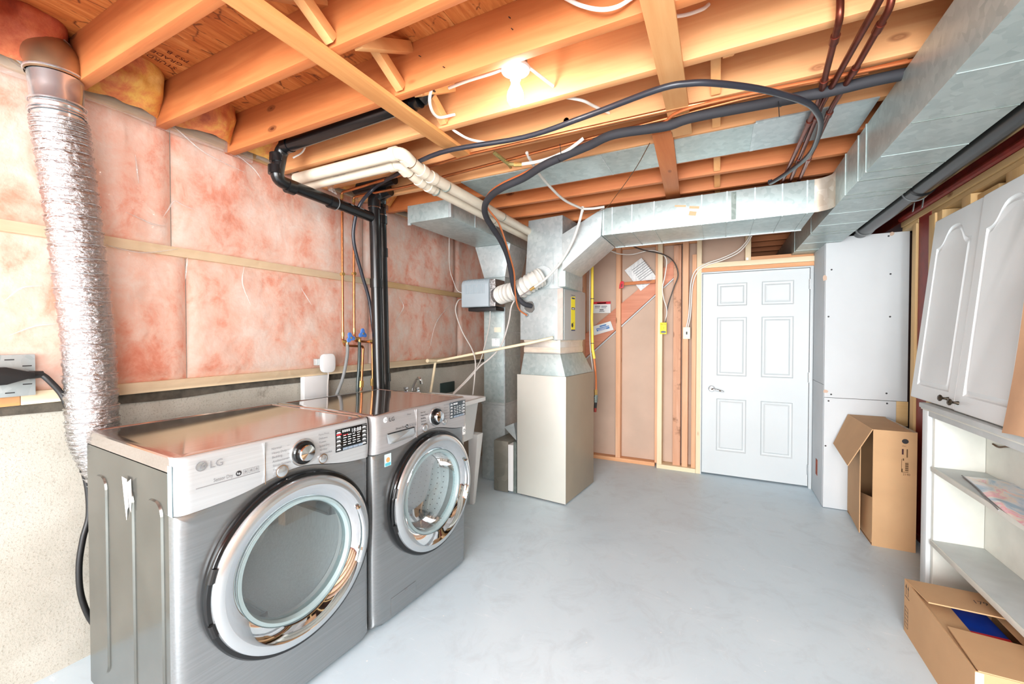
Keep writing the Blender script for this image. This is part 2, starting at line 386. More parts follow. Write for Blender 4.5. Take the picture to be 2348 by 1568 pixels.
# insulation batts between the strapping
def batt(y0, y1, z0, z1, mat=BATT, seed=0, bulge=.03):
    def f(a, b):
        y = y0+(y1-y0)*a; z = z0+(z1-z0)*b
        e = min(1, min(a, 1-a)*(y1-y0)/.03)*min(1, min(b, 1-b)*(z1-z0)/.05)
        e = math.sqrt(max(0, e))
        nz = noise.noise(Vector((y*2.3, z*2.6, seed)))*.014+noise.noise(Vector((y*7, z*6, seed+3)))*.006
        return (WX+.002+e*(bulge+nz), y, z)
    return G().grid(f, 34, 18).build('insulation_batt', mat, wl, smooth=80)
ys = [-2.6, -1.35, -.12, 1.075, 2.3, 3.5, 4.62]
for i in range(6): batt(ys[i]+.002, ys[i+1]-.002, 1.80, 2.40, seed=i*5)
ys = [-2.6, -1.3, -.05, 1.135, 2.35, 3.55, 4.62]
for i in range(6): batt(ys[i]+.002, ys[i+1]-.002, 1.155, 1.785, seed=i*5+40)
def strip(a, b, mat, name='furring_strip', bv=.002): return G().box(a, b).build(name, mat, wl, bevel=bv)
for y0, y1 in ((-2.6, .72), (.722, 2.5), (2.502, 4.6)):
    strip((WX, y0, 1.768), (-2.383, y1, 1.812), CREAM[1] if y1 < 3 else YW[1])
for y0, y1 in ((-2.6, .565), (.567, 1.95), (1.952, 4.6)):
    strip((WX, y0, 1.113), (-2.38, y1, 1.163), PW[1] if y1 < 1 else CREAM[1])
strip((WX, -2.6, 2.385), (-2.385, 4.6, 2.43), YW[1])
def felt(a, b):
    y = -2.6+7.2*a; w = .006*math.sin(y*5)+.008*noise.noise(Vector((y*4, 0, 0)))
    return (WX+.010+.006*noise.noise(Vector((y*9, b*3, 2))), y, 1.072+w+(1.118-1.072-w)*b)
G().grid(felt, 90, 3).build('sill_felt', FELT, wl, smooth=60)
# plastic vapour barrier, slack and wrinkled
def film(a, b):
    y = -2.6+7.2*a; z = 1.125+1.27*b
    w = noise.noise(Vector((y*2.2, z*2.4, 9)))*.009+noise.noise(Vector((y*6+z*3, z*5-y*2, 1)))*.004
    return (-2.366+w, y, z)
G().grid(film, 150, 40).build('vapour_barrier', FILM, wl, smooth=80)
# folded, stapled hem of the film under the joists
def hem(y0, y1, zc, h, out, sd):
    def f(a, b):
        y = y0+(y1-y0)*a; c = math.pi*b
        wz = noise.noise(Vector((y*3, sd, b*.5)))*.024
        return (-2.375+math.sin(c)*out+noise.noise(Vector((y*11, b*2, sd)))*.006, y, zc-h*math.cos(c)+wz)
    return G().grid(f, 80, 7).build('film_hem', FILM2, wl, smooth=80)
hem(-2.6, 1.45, 2.395, .036, .008, 1); hem(1.47, 4.6, 2.40, .022, .007, 5)
# creases of the film that catch the light
for cr in ([(-2.360,0.880,1.927), (-2.360,0.945,1.907), (-2.360,0.981,1.897), (-2.360,1.025,1.902)], [(-2.360,1.019,1.941), (-2.360,1.040,1.982), (-2.360,1.065,2.029), (-2.360,1.101,2.020), (-2.360,1.162,2.008)], [(-2.360,0.791,1.774), (-2.360,0.866,1.760), (-2.360,0.951,1.760), (-2.360,1.077,1.800)],
           [(-2.360,1.000,2.414), (-2.360,1.087,2.375), (-2.360,1.201,2.314), (-2.360,1.396,2.283)], [(-2.360,1.351,2.368), (-2.360,1.445,2.324), (-2.360,1.494,2.275)], [(-2.360,1.117,1.766), (-2.360,1.107,1.657)], [(-2.360,0.917,2.193), (-2.360,0.928,2.070)], [(-2.360,0.526,1.507), (-2.360,0.570,1.559), (-2.360,0.621,1.573)], [(-2.360,0.535,1.378), (-2.360,0.601,1.415), (-2.360,0.660,1.426)],
           [(-2.360,2.579,1.499), (-2.360,2.684,1.612), (-2.360,2.631,1.698)], [(-2.360,3.031,1.255), (-2.360,3.129,1.496), (-2.360,3.339,1.672)], [(-2.360,1.815,1.574), (-2.360,1.738,1.679)], [(-2.360,1.391,1.764), (-2.360,1.381,1.666), (-2.360,1.425,1.548)]):
    pc_ = smoothpath(cr, 6); n_c = len(pc_)
    G().tube(pc_, [.0008+.0026*math.sin(math.pi*i/(n_c-1)) for i in range(n_c)], 8).build('film_crease', FILM2, wl)
# hanging torn tail of the film where the plastic pipes leave
def tail(a, b):
    p = Vector((-2.200,1.851,2.441)); q = Vector((-2.200,1.846,2.288)); w = .035*(1-.55*b)+.012
    o = p+(q-p)*b; return o+Vector((.012*math.sin(a*9+b*4)-.004*b, (a-.5)*2*w+.012*math.sin(b*7), .006*math.sin(a*11)))
G().grid(tail, 14, 14).build('torn_film_tail', FILM2, wl, smooth=80)
def tail2(a, b):
    p = Vector((-2.160,1.840,2.403)); q = Vector((-2.000,1.838,2.340))
    return p+(q-p)*a+Vector((0, .01*math.sin(a*8), -.035*b*(1-a)+.012*math.sin(a*6+b*3)))
G().grid(tail2, 12, 6).build('torn_film_tail', FILM2, wl, smooth=80)

# ceiling: subfloor sheets on joists
ce = tag(G().box((-2.7, -3.7, ZO+.016), (1.6, 7.2, ZO+.04)).build('ceiling', DARKB, smooth=0), kind='structure')
for i, x0 in enumerate((-2.7, -.9)):
    for j in range(9):
        y0 = -3.7+j*1.22-(.6 if i else 0)
        G().box((x0+.001, max(-3.7, y0)+.001, ZO), (min(1.6, x0+(1.8 if i == 0 else 2.5))-.001, min(7.2, y0+1.219), ZO+.015)).build('subfloor_sheet', OSB, ce, smooth=0)
JY = [-3.28+.305*k for k in range(13)]+[.69, 1.0, 1.314, 1.612, 1.915, 2.215, 2.52, 2.80, 3.10, 3.41, 3.715, 4.02, 4.325]+[4.72+.305*k for k in range(8)]
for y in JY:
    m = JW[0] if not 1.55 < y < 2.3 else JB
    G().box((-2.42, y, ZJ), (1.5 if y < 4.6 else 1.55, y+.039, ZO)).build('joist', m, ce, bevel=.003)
# rim insulation stuffed between the joist ends
def rim(y0, y1, mat, sd):
    def f(a, b):
        y = y0+(y1-y0)*a; z = ZJ+.03+(ZO-ZJ-.031)*b; e = math.sqrt(max(0, math.sin(math.pi*a)))
        d = .10+.11*b+.05*math.sin(math.pi*b)+noise.noise(Vector((y*6, z*9, sd)))*.05+noise.noise(Vector((y*19, z*21, sd)))*.022
        return (WX+.01+d*(.55+.45*e), y, z)
    return G().grid(f, 14, 12).build('rim_batt', mat, ce, smooth=80)
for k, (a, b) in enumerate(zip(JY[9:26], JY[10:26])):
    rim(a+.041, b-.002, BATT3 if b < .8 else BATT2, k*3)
# cross bridging between joists
def bridge(x, ya, za, yb, zb, w=.04): G().board((x, ya, za), (x, yb, zb), .036, w, (1, 0, 0)).build('cross_bridging', PW[1], ce, bevel=.002)
lo, hi = ZJ+.022, ZO-.02
for i in (13, 14, 15):
    a, b = JY[i]+.042, JY[i+1]-.003
    bridge(-1.16 if i != 13 else -1.185, a, hi, b, lo); bridge(-1.118 if i != 13 else -1.225, a, lo, b, hi)
for i in range(16, 22):
    a, b = JY[i]+.042, JY[i+1]-.003
    bridge(-.02, a, hi, b, lo); bridge(.022, a, lo, b, hi)
for i in range(2, 13, 1):
    a, b = JY[i]+.042, JY[i+1]-.003
    if b-a > .1: bridge(-1.2, a, hi, b, lo); bridge(-1.16, a, lo, b, hi)
# boards nailed across the underside of the joists
def under(p, q, w, mat, t=.019): G().board(p, q, w, t, (1, 0, 0)).build('cross_board', mat, ce, bevel=.002)
under((-1.243, -.25, ZJ-.0105), (-1.236, 1.895, ZJ-.0105), .088, ROUGHW)
under((-.17, -.2, ZJ-.0105), (-.166, 2.16, ZJ-.0105), .089, PW[1])
under((-.250, 2.095, ZJ-.0105), (-.296, 3.115, ZJ-.0105), .092, JW[1])
for p in ((-0.668,1.915,2.416),):
    G().lathe([(.0001, 0), (.014, 0)], p, (0, 1, 0), 14).build('bored_hole', STAMP, ce, smooth=0)
for p in ((-0.655,1.313,2.451), (-0.665,1.313,2.494), (-0.946,1.313,2.403), (-1.061,1.313,2.479)):
    G().cyl(p, Vector(p)+Vector((0, -.012, -.003)), .0018, 6).build('nail', INK, ce)
# stamps printed on the sheets
text('ROPO', .05, (-0.941,1.215,2.550), (0, -1, 0), (-1, 0, 0), STAMP, ce)
for k in range(3): text(('STURD-I', 'GRADE 23/32', 'PS2 B')[k], .034, (-2.13+.05*k, .98, ZO-.0006), (0, -1, 0), (-1, 0, 0), STAMP, ce)

# back wall of studs with the next room's board behind
wb = tag(G().box((WX, 4.64, 0), (-.16, 4.655, ZO)).box((-.16, 4.64, 2.11), (.27, 4.655, ZO)).box((.94, 4.64, 0), (1.6, 4.655, 2.1)).build('wall_back', DRYB, smooth=0), kind='structure')
FY = 4.52
def stud(x0, x1, z0, z1, mat, y0=FY, y1=4.638, name='stud'): return G().box((x0, y0, z0), (x1, y1, z1)).build(name, mat, wb, bevel=.003)
stud(-2.40, -2.36, .04, ZJ, SW); stud(-1.95, -1.91, .04, ZJ, SW)
stud(-1.425, -1.366, .04, ZJ, SW, 4.55)
stud(-1.012, -.962, .04, ZJ, SW, 4.55)
stud(-.601, -.575, .04, ZJ, SW, 4.545); stud(-.574, -.527, .04, ZJ, CREAM[2], 4.51)
stud(-.424, -.352, .04, 2.30, WORN, 4.55, 4.636); stud(-.336, -.281, .04, ZJ, SW, 4.535)
stud(-.248, -.207, .04, 2.19, SW, 4.535); stud(-.204, -.16, .0, ZJ, CREAM[2], 4.50)
stud(-2.41, -.60, 0, .04, SWX, 4.545, 4.638, 'sole_plate'); stud(-.575, -.205, 0, .042, CREAM[0], 4.50, 4.638, 'sole_plate')
stud(-2.41, -.16, ZJ-.04, ZJ-.001, SWX, 4.60, 4.638, 'top_plate')
G().box((-.16, 4.505, 2.002), (.752, 4.638, 2.040)).build('door_header', SWX, wb, bevel=.003)
G().box((-.16, 4.50, 2.041), (.752, 4.638, 2.088)).build('door_header', CREAM[0], wb, bevel=.003)
G().box((.262, 4.53, 2.089), (.752, 4.638, 2.125)).build('door_header', SWX, wb, bevel=.003)
stud(.215, .262, 2.089, ZJ, CREAM[2], 4.515)
G().box((.222, 4.508, 2.092), (.240, 4.512, 2.115)).build('metal_bracket', GALVW, wb)
# stair stringer crossing behind the studs
G().prism([(-1.400,4.600,1.098), (-0.364,4.600,2.039), (-0.365,4.600,2.219), (-1.401,4.600,1.373)], (0, .036, 0)).build('stair_stringer', wood('stringer_wood', (226, 158, 128), (200, 126, 96), (120, 60, 40), 0, .65), wb, bevel=.003)
G().board((-1.403,4.612,1.072), (-0.365,4.612,2.028), .014, .012, (0, 1, 0)).build('lit_edge_strip', DRYW, wb)  # white strip standing in for the lit lower edge of the stringer
# the other room's ceiling shows through the gap over the door: its joists are part of the ceiling above
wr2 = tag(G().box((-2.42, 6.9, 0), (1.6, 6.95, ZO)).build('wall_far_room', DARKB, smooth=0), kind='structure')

# drywall box round the corner
wc = tag(G().box((.775, 4.085, 0), (1.27, 4.63, 2.14)).build('wall_boxed_corner', DARKB, smooth=0), kind='structure')
def dry(a, b, mat=DRYW): return G().box(a, b).build('drywall_panel', mat, wc, bevel=.002)
dry((.752, 4.064, .886), (1.255, 4.084, 2.152)); dry((.752, 4.064, .004), (1.192, 4.084, .883))
dry((.750, 4.086, .985), (.772, 4.63, 2.150), DRYS); dry((.750, 4.086, .004), (.772, 4.63, .982), DRYS)
G().box((1.194, 4.07, .70), (1.262, 4.084, .884)).build('plywood_patch', YW[0], wc, bevel=.001)
G().box((.7485, 4.27, .19), (.7500, 4.335, .325)).build('outlet_cutout', RUST, wc)
sc = G()
for p in ((0.768,4.063,2.121), (0.790,4.063,1.899), (0.774,4.063,1.528), (0.797,4.063,0.911), (1.135,4.063,0.940), (0.781,4.063,0.858), (1.139,4.063,0.864), (1.148,4.063,1.841), (1.149,4.063,1.520), (1.134,4.063,2.127), (0.765,4.063,0.497)):
    sc.lathe([(0, -.001), (.006, -.001), (.007, .002)], p, (0, 1, 0), 8)
sc.build('drywall_screw', INK, wc, kind='stuff')
for p, w, h in (((0.746,4.063,1.837), .02, .03), ((1.152,4.063,2.141), .018, .022), ((0.761,4.063,0.933), .02, .018)):
    c = Vector(p); n_ = 9
    G().prism([c+Vector((w*(.6+.4*random.random())*math.cos(6.283*k/n_), -.0008, h*(.6+.4*random.random())*math.sin(6.283*k/n_))) for k in range(n_)], (0, .001, 0)).build('torn_paper_spot', DRYB, wc, smooth=0)

# right wall: studs, plate and dark backing
REDW = wood('red_stained_wood', (150, 70, 48), (110, 40, 28), (60, 20, 12), 1, .7)
wr = tag(G().box((1.42, -3.7, 0), (1.46, 4.6, ZO)).build('wall_right', DARKB, smooth=0), kind='structure')
def rstud(y0, y1, z0=.04, z1=2.148, x0=1.21, mat=None, name='stud'): return G().box((x0, y0, z0), (1.30, y1, z1)).build(name, mat or YW[2], wr, bevel=.003)
rstud(3.784, 3.85, x0=1.20); rstud(3.51, 3.592, x0=1.20); rstud(3.443, 3.507); rstud(3.124, 3.218); rstud(2.662, 2.816)
for y in (2.0, 1.55, 1.1, .65, .2, -.25, -.7, -1.15, -1.6, -2.05, -2.5, -2.95, -3.4): rstud(y, y+.045)
rstud(-3.6, 4.06, 2.180, 2.215, 1.202, YW[1], 'top_plate'); rstud(-3.6, 3.595, 2.150, 2.178, 1.214, YW[1], 'top_plate'); rstud(3.784, 4.06, 2.150, 2.178, 1.21, YW[1], 'top_plate')
rstud(-3.6, 4.06, 0, .038, 1.20, REDW, 'sole_plate')
rstud(2.93, 3.12, 1.98, 2.135, 1.235, YW[1], 'blocking')
for y0, y1, z0, z1 in ((-3.6, 1.0, .9, 2.06), (-3.6, 1.0, 0.04, .88)):
    G().box((1.305, y0, z0), (1.32, y1, z1)).build('backing_panel', DRYB, wr)
# plain rear wall behind the added fill light, seen only in the chrome
wz = tag(G().box((-2.7, -3.7, 0), (1.6, -3.6, ZO)).build('wall_rear', CONC, smooth=0), kind='structure')

# six-panel door in the back wall
dy = 4.53
X0, X1, Z0, Z1 = -.15, .722, .014, 1.985
d1 = thing('door_1', ((X0+X1)/2, dy, 0), kind='structure')
cols_ = [((-0.022,4.530,1.417)[0], (0.235,4.530,1.416)[0]), ((0.353,4.530,1.415)[0], (0.607,4.530,1.414)[0])]
rows_ = [(.245, .760), (.985, 1.555), (1.665, 1.885)]
xs_ = sorted([X0, X1]+[v for c in cols_ for v in c]); zs_ = sorted([Z0, Z1]+[v for r_ in rows_ for v in r_])
g = G()
for i in range(len(xs_)-1):
    for j in range(len(zs_)-1):
        a, b, c, d = xs_[i], xs_[i+1], zs_[j], zs_[j+1]
        if (a, b) in cols_ and (c, d) in rows_: continue
        g.add([(a, dy, c), (b, dy, c), (b, dy, d), (a, dy, d)], [(0, 1, 2, 3)])
g.box((X0, dy+.018, Z0), (X1, dy+.035, Z1))
g.ring([[(X0, dy, Z0), (X1, dy, Z0), (X1, dy, Z1), (X0, dy, Z1)], [(X0, dy+.018, Z0), (X1, dy+.018, Z0), (X1, dy+.018, Z1), (X0, dy+.018, Z1)]])
g.build('door_slab', WHITEP, d1, smooth=0)
def inset(x0, x1, z0, z1, steps):
    return [[(x0+o, y, z0+o), (x1-o, y, z0+o), (x1-o, y, z1-o), (x0+o, y, z1-o)] for o, y in steps]
for c in cols_:
    for r_ in rows_:
        G().ring(inset(c[0], c[1], r_[0], r_[1], [(0, dy), (.010, dy+.011), (.024, dy+.012), (.034, dy+.004), (.040, dy+.0025), (.046, dy+.003)]), True).build('door_panel', WHITEP, d1, smooth=0)
fr = G().box((-.163, 4.50, 0), (X0-.003, 4.638, 2.0)).box((X1+.003, 4.50, 0), (.748, 4.638, 2.0)).box((-.163, 4.498, Z1+.003), (.748, 4.638, 2.0))
fr.build('door_frame', WHITEP, d1, bevel=.002)
lv = G(); c = Vector((-0.064,4.530,0.853)); lv.lathe([(.0, -.014), (.022, -.013), (.031, -.005), (.033, 0)], c, (0, 1, 0), 20)
lv.tube(smoothpath([c+Vector((0, -.012, 0)), c+Vector((.002, -.05, .002)), c+Vector((.02, -.058, 0)), c+Vector((.06, -.056, -.008)), c+Vector((.105, -.052, -.02))], 5), [.009]*6+[.011]*6+[.010]*5+[.008]*4, 10)
lv.build('lever_handle', CHROME, d1)
for z in (.165, 1.0, 1.84):
    G().cyl((X1+.001, dy-.006, z-.045), (X1+.001, dy-.006, z+.045), .007, 10).box((X1-.001, dy-.004, z-.044), (X1+.024, dy-.001, z+.044)).build('hinge', SATIN, d1)
# ------------------------------------------------------------------ steel beam, post
g = G().box((1.20, -3.6, 2.217), (1.34, 7.0, 2.232)).box((1.263, -3.6, 2.232), (1.277, 7.0, ZJ-.02)).box((1.20, -3.6, ZJ-.02), (1.34, 7.0, ZJ-.002))
b_ = one(g, 'steel_beam', REDS, 'dark red painted steel beam running above the tall cabinet doors', 'beam', smooth=0)
G().tube([(1.199, -3.6, 2.236), (1.199, 4.05, 2.236)], .019, 8).build('flange_lip', REDS, b_)
one(G().box((1.212, 3.60, 0), (1.220, 3.776, 2.2155)).box((1.220, 3.68, 0), (1.298, 3.694, 2.2155)).box((1.298, 3.60, 0), (1.306, 3.776, 2.2155)), 'steel_post', REDS, 'red painted steel post standing between two pale studs by the tall carton', 'post', smooth=0)

# ------------------------------------------------------------------ dryer and washer
TH = R(3.4)
def front_panel(Wd, cu, cz, rh, z0, ztop, r=.035):
    def dep(u):
        e = min(u, Wd-u)
        return 0 if e >= r else -(r-math.sqrt(max(0, r*r-(r-e)**2)))
    angs = sorted([2*math.pi*k/96 for k in range(96)]+[math.atan2(b-cz, a-cu) % (2*math.pi) for a in (0, Wd) for b in (z0, ztop(a))])
    loops = []
    for t in (0, .3, .55, .75, .86, .93, .97, 1):
        L = []
        for a in angs:
            ca, sa = math.cos(a), math.sin(a); lo, hi = rh, 1.2
            for _ in range(34):
                md = (lo+hi)/2; u, z = cu+ca*md, cz+sa*md
                if 0 <= u <= Wd and z0 <= z <= ztop(min(Wd, max(0, u))): lo = md
                else: hi = md
            rr = rh+(lo-rh)*t; u = min(Wd, max(0, cu+ca*rr)); L.append((dep(u), u, cz+sa*rr))
        loops.append(L)
    return G().ring(loops), dep
def appliance(name, base, Wd, H, cu, cz, label, cat, dry):
    D = .745
    t = thing(name, base, label, cat, rotz=-TH)
    zt = lambda u: .828+.048*math.exp(-((u-cu)/.17)**2)
    g, dep = front_panel(Wd, cu, cz, .285, .022, zt); g.build('front_panel', STEEL, t, smooth=30)
    # control panel with rounded ends
    PM = STEELL if dry else STEELP
    def cp(a, b):
        u = Wd*(.5-.5*math.cos(math.pi*a)); z0 = zt(u)+.004; z1 = H-.012
        z = z0+(z1-z0)*b; bow = .006*math.sin(math.pi*b)
        return (dep(u)+.008+bow, u, z)
    cpg = G().grid(cp, 44, 10)
    cpg.grid(lambda a, b: (dep(Wd*(.5-.5*math.cos(math.pi*a)))+.008-.03*b, Wd*(.5-.5*math.cos(math.pi*a)), zt(Wd*(.5-.5*math.cos(math.pi*a)))+.004), 44, 1)
    cpg.grid(lambda a, b: (dep(Wd*(.5-.5*math.cos(math.pi*a)))+.008-.012*(1-math.cos(math.pi*b/2)), Wd*(.5-.5*math.cos(math.pi*a)), H-.012+.010*math.sin(math.pi*b/2)), 44, 5)
    cpg.build('control_panel', PM, t, smooth=40)
    # sides with pressed ribs, back
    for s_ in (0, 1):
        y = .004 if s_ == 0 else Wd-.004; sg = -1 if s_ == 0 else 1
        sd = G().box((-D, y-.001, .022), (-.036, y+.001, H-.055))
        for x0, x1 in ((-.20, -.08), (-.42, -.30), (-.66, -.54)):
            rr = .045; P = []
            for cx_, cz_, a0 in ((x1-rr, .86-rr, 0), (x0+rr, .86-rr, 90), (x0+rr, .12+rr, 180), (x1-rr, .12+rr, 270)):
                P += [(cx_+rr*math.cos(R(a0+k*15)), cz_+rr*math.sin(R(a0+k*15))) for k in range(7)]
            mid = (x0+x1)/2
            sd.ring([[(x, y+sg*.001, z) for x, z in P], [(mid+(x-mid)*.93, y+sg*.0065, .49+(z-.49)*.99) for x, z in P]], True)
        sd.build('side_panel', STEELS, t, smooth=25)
    G().box((-D-.002, .005, .022), (-D, Wd-.005, H-.05)).build('back_panel', STEELS, t, smooth=0)
    # top with a raised rim
    tp = G(); o = .0
    def rl(o, z, q=.034):
        a = [(-q+(q-o)*math.sin(R(k)), q-(q-o)*math.cos(R(k))) for k in range(0, 91, 15)]
        return [(-D+o, .001+o, z)]+[(x, max(y, .001+o), z) for x, y in a]+[(x, min(Wd-y, Wd-.001-o), z) for x, y in a[::-1]]+[(-D+o, Wd-.001-o, z)]
    tp.ring([rl(.004, H-.052), rl(0, H-.05), rl(0, H-.006), rl(.003, H-.001), rl(.008, H), rl(.027, H), rl(.030, H-.003), rl(.032, H-.0032)], True)
    tp.build('top_panel', STEELT, t, smooth=12)
    for u in (.06, Wd-.06):
        for x in (-.08, -D+.08): G().lathe([(.0, 0), (.02, 0), (.02, .012), (.008, .014), (.008, .03)], (x, u, 0), (0, 0, 1), 12).build('foot', BLACKP, t)
    # door
    Cn = (0, cu, cz); AX = (1, 0, 0); RO = .325 if dry else .318
    G().lathe([(.285, -.004), (RO-.004, -.002), (RO, .006), (RO, .022), (RO-.006, .032), (RO-.016, .034), (.29, .02)], Cn, AX, 96).build('door_trim_ring', BLACKG, t)
    dr = G().lathe([(RO-.016, .030), (RO-.02, .041), (RO-.030, .048), (RO-.044, .051), (RO-.050, .051)], Cn, AX, 96).build('door', SATIN, t)
    G().lathe([(RO-.050, .051), (RO-.055, .0495), (RO-.070, .043), (RO-.086, .034), (RO-.097, .025), (RO-.098, .020)], Cn, AX, 96).build('mirror_bezel', CHROME, dr)
    G().lathe([(RO-.098, .020), (RO-.102, .026), (RO-.112, .026), (RO-.118, .014), (RO-.120, -.01)], Cn, AX, 96).build('window_rim', plain(name+'_window_rim', (150, 168, 170), .18), dr)
    gr = RO-.118
    if dry: G().lathe([(gr, .010), (gr*.8, .014), (gr*.4, .018), (.001, .020)], Cn, AX, 72).build('window_glass', GLASS, dr)
    else: G().lathe([(gr, .010), (gr*.97, -.04), (gr*.9, -.085), (gr*.75, -.10), (gr*.4, -.108), (.001, -.11)], Cn, AX, 72).build('window_glass', GLASS, dr)
    h = G()   # pull recess with a curved bar on the opening side
    def arc(rad, a, x): return (x, cu+rad*math.cos(R(a)), cz+rad*math.sin(R(a)))
    h.tube([arc(RO-.062, a, .058) for a in range(-26, 27, 4)], .011, 10)
    h.build('door_pull', CHROME, dr)
    for a in (164, 196):
        h = G(); h.tube([arc(RO-.010, a+k, .034) for k in (-4, -2, 0, 2, 4)], .009, 8); h.build('door_hinge', BLACKP, dr)
    # drum behind the window
    G().lathe([(.283, -.004), (.262, -.03), (.245, -.06), (.243, -.075), (.262, -.085)], Cn, AX, 72).build('door_seal', RUBBER if not dry else plain('dryer_throat', (150, 154, 154), .4), t)
    dm = G().lathe([(.262, -.085), (.275, -.10), (.275, -.56), (.26, -.60), (.08, -.585), (.001, -.58)], Cn, AX, 64).build('drum', DRUM, t)
    for k in range(3):
        a = R(15+120*k if dry else 60+120*k); ca, sa = math.cos(a), math.sin(a); tq = (-sa, ca)
        P = lambda x, rr, s: (x, cu+ca*rr+tq[0]*s, cz+sa*rr+tq[1]*s)
        G().hexa([P(-.12, .272, -.035), P(-.12, .272, .035), P(-.12, .225, .012), P(-.12, .225, -.012)], [P(-.57, .272, -.035), P(-.57, .272, .035), P(-.57, .22, .012), P(-.57, .22, -.012)]).build('drum_baffle', SATIN, dm, bevel=.006)
    if not dry:
        ho = G()
        for i in range(9):
            for k in range(54):
                a = 2*math.pi*(k+.5*(i % 2))/54; x = -.14-.045*i
                c = Vector((x, cu+.2745*math.cos(a), cz+.2745*math.sin(a))); nn = Vector((0, -math.cos(a), -math.sin(a)))
                e1 = Vector((.004, 0, 0)); e2 = nn.cross(e1)
                ho.add([c+nn*.0006+e1, c+nn*.0006+e2, c+nn*.0006-e1, c+nn*.0006-e2], [(0, 1, 2, 3)])
        ho.build('drum_hole', INK, dm, kind='stuff', smooth=0)
    else:
        lf = G()
        for k in range(14):
            a = R(-112+4.2*k); lf.box((-.045, cu+.228*math.cos(a)-.004, cz+.228*math.sin(a)-.004), (-.035, cu+.228*math.cos(a)+.004, cz+.228*math.sin(a)+.004))
        G().lathe([(.243, -.02), (.222, -.03), (.222, -.05), (.243, -.05)], Cn, AX, 72).build('lint_filter_frame', WPLAST, t)
        lf.build('lint_filter_slot', INKG, t, kind='stuff', smooth=0)
    # controls
    FXc = .0145
    ku, kz = (.404, .934) if dry else (.422, .941)
    kn = G().lathe([(.0, .001), (.050, .001), (.051, .003), (.049, .006), (.044, .006)], (FXc-.001, ku, kz), AX, 40).build('dial_collar', SATIN, t)
    G().lathe([(.044, .004), (.044, .012), (.040, .016), (.030, .017)], (FXc-.001, ku, kz), AX, 40).build('dial_ring', BLACKG, kn)
    dg_ = G().lathe([(.031, .012), (.031, .030), (.028, .034), (.001, .036)], (FXc-.001, ku, kz), AX, 40).build('dial', CHROME, t)
    for u, z, r_ in (((.322, .884, .020), (.489, .887, .0165)) if dry else ((.337, .896, .018), (.494, .899, .014))):
        b = G().lathe([(r_+.003, 0), (r_+.003, .003), (r_, .003), (r_, .001)], (FXc-.001, u, z), AX, 28).build('button_ring', CHROME, t)
        G().lathe([(r_, .001), (r_-.001, .006), (r_*.6, .008), (.001, .0085)], (FXc-.001, u, z), AX, 28).build('button', SATIN, t)
    RT, UP = (0, 1, 0), (0, 0, 1)
    s0 = .262 if dry else .275
    G().box((.012, s0-.0012, .855), (FXc+.0008, s0+.0012, H-.010)).build('panel_seam', CHROME, t, smooth=0)
    T = lambda s, u, z, sz, m=INK, sx=1: text(s, sz, (FXc+.0005, u, z), RT, UP, m, t, sx=sx)
    # round emblem and lettering
    eu, ez = (.067, .972) if dry else (.066, .985)
    er = .0155 if dry else .013
    em = G().lathe([(er, 0), (er, .0008), (er*.86, .0008)], (FXc-.0003, eu, ez), AX, 32)
    em.build('emblem_ring', INKG if dry else WINK, t, smooth=0)
    G().lathe([(er*.84, .0), (.0005, .0007)], (FXc-.0003, eu, ez), AX, 32).build('emblem_disc', SATIN if dry else WINK, t, smooth=0)
    text('L', er*1.1, (FXc+.0009, eu-er*.28, ez-er*.42), RT, UP, INKG, t); text('G', er*1.2, (FXc+.0011, eu-er*.05, ez-er*.3), RT, UP, INKG, t)
    T('LG', eu+.022, ez-.012, .033 if dry else .028, INKG if dry else INK)
    if dry:
        T('Sensor Dry', .100, .9125, .017, INKG, .72); G().box((FXc, .052, .9045), (FXc+.0006, .244, .9065)).build('panel_line', INKG, t, smooth=0)
        NSF = (.175, .919)
    else:
        T('Direct Drive', .13, .926, .014); T('TPower', .205, .984, .009); NSF = (.205, .930)
    G().lathe([(.0001, .0006), (.009, .0006)], (FXc, NSF[0], NSF[1]), AX, 20).build('round_mark', INK, t, smooth=0)
    text('hp', .011, (FXc+.0012, NSF[0]-.006, NSF[1]-.003), RT, UP, WINK, t)
    for k in range(3):
        u = NSF[0]+.014+.018*k
        G().ring([[(FXc+.0006, u, NSF[1]-.008), (FXc+.0006, u+.015, NSF[1]-.008), (FXc+.0006, u+.015, NSF[1]+.008), (FXc+.0006, u, NSF[1]+.008)], [(FXc+.0006, u+.001, NSF[1]-.007), (FXc+.0006, u+.014, NSF[1]-.007), (FXc+.0006, u+.014, NSF[1]+.007), (FXc+.0006, u+.001, NSF[1]+.007)]]).build('square_mark', INKG, t, smooth=0)
        G().prism([(FXc+.0002, u+.004, NSF[1]-.004), (FXc+.0002, u+.011, NSF[1]-.004), (FXc+.0002, u+.011, NSF[1]+.001), (FXc+.0002, u+.0075, NSF[1]+.0045), (FXc+.0002, u+.004, NSF[1]+.001)], (.0004, 0, 0)).build('square_mark', INKG, t, smooth=0)
    left = ('Normal', 'Heavy Duty', 'Bedding', 'Antibacterial', 'Steam Sanitary', 'Steam Fresh') if dry else ('Normal', 'Heavy Duty', 'Bedding', 'Sanitary', 'Allergiene', 'Tub Clean')
    right = ('Perm.Press', 'Delicates', 'Towels', 'Speed Dry', 'Air Dry', 'Downloaded') if dry else ('Perm.Press', 'Delicates', 'Towels', 'Small Load', 'Speed Wash', 'Downloaded')
    for k in range(6):
        z = kz+.036-.0155*k
        T(left[k], ku-.120+.001*k, z, .0115, INKG if dry else INK); T(right[k], ku+.066+.001*k, z+.012, .0105, INKG)
        if k < 5: G().box((FXc+.0002, ku-.062, z+.003), (FXc+.0007, ku-.052, z+.0036)).build('pointer_line', INKG, t, smooth=0)
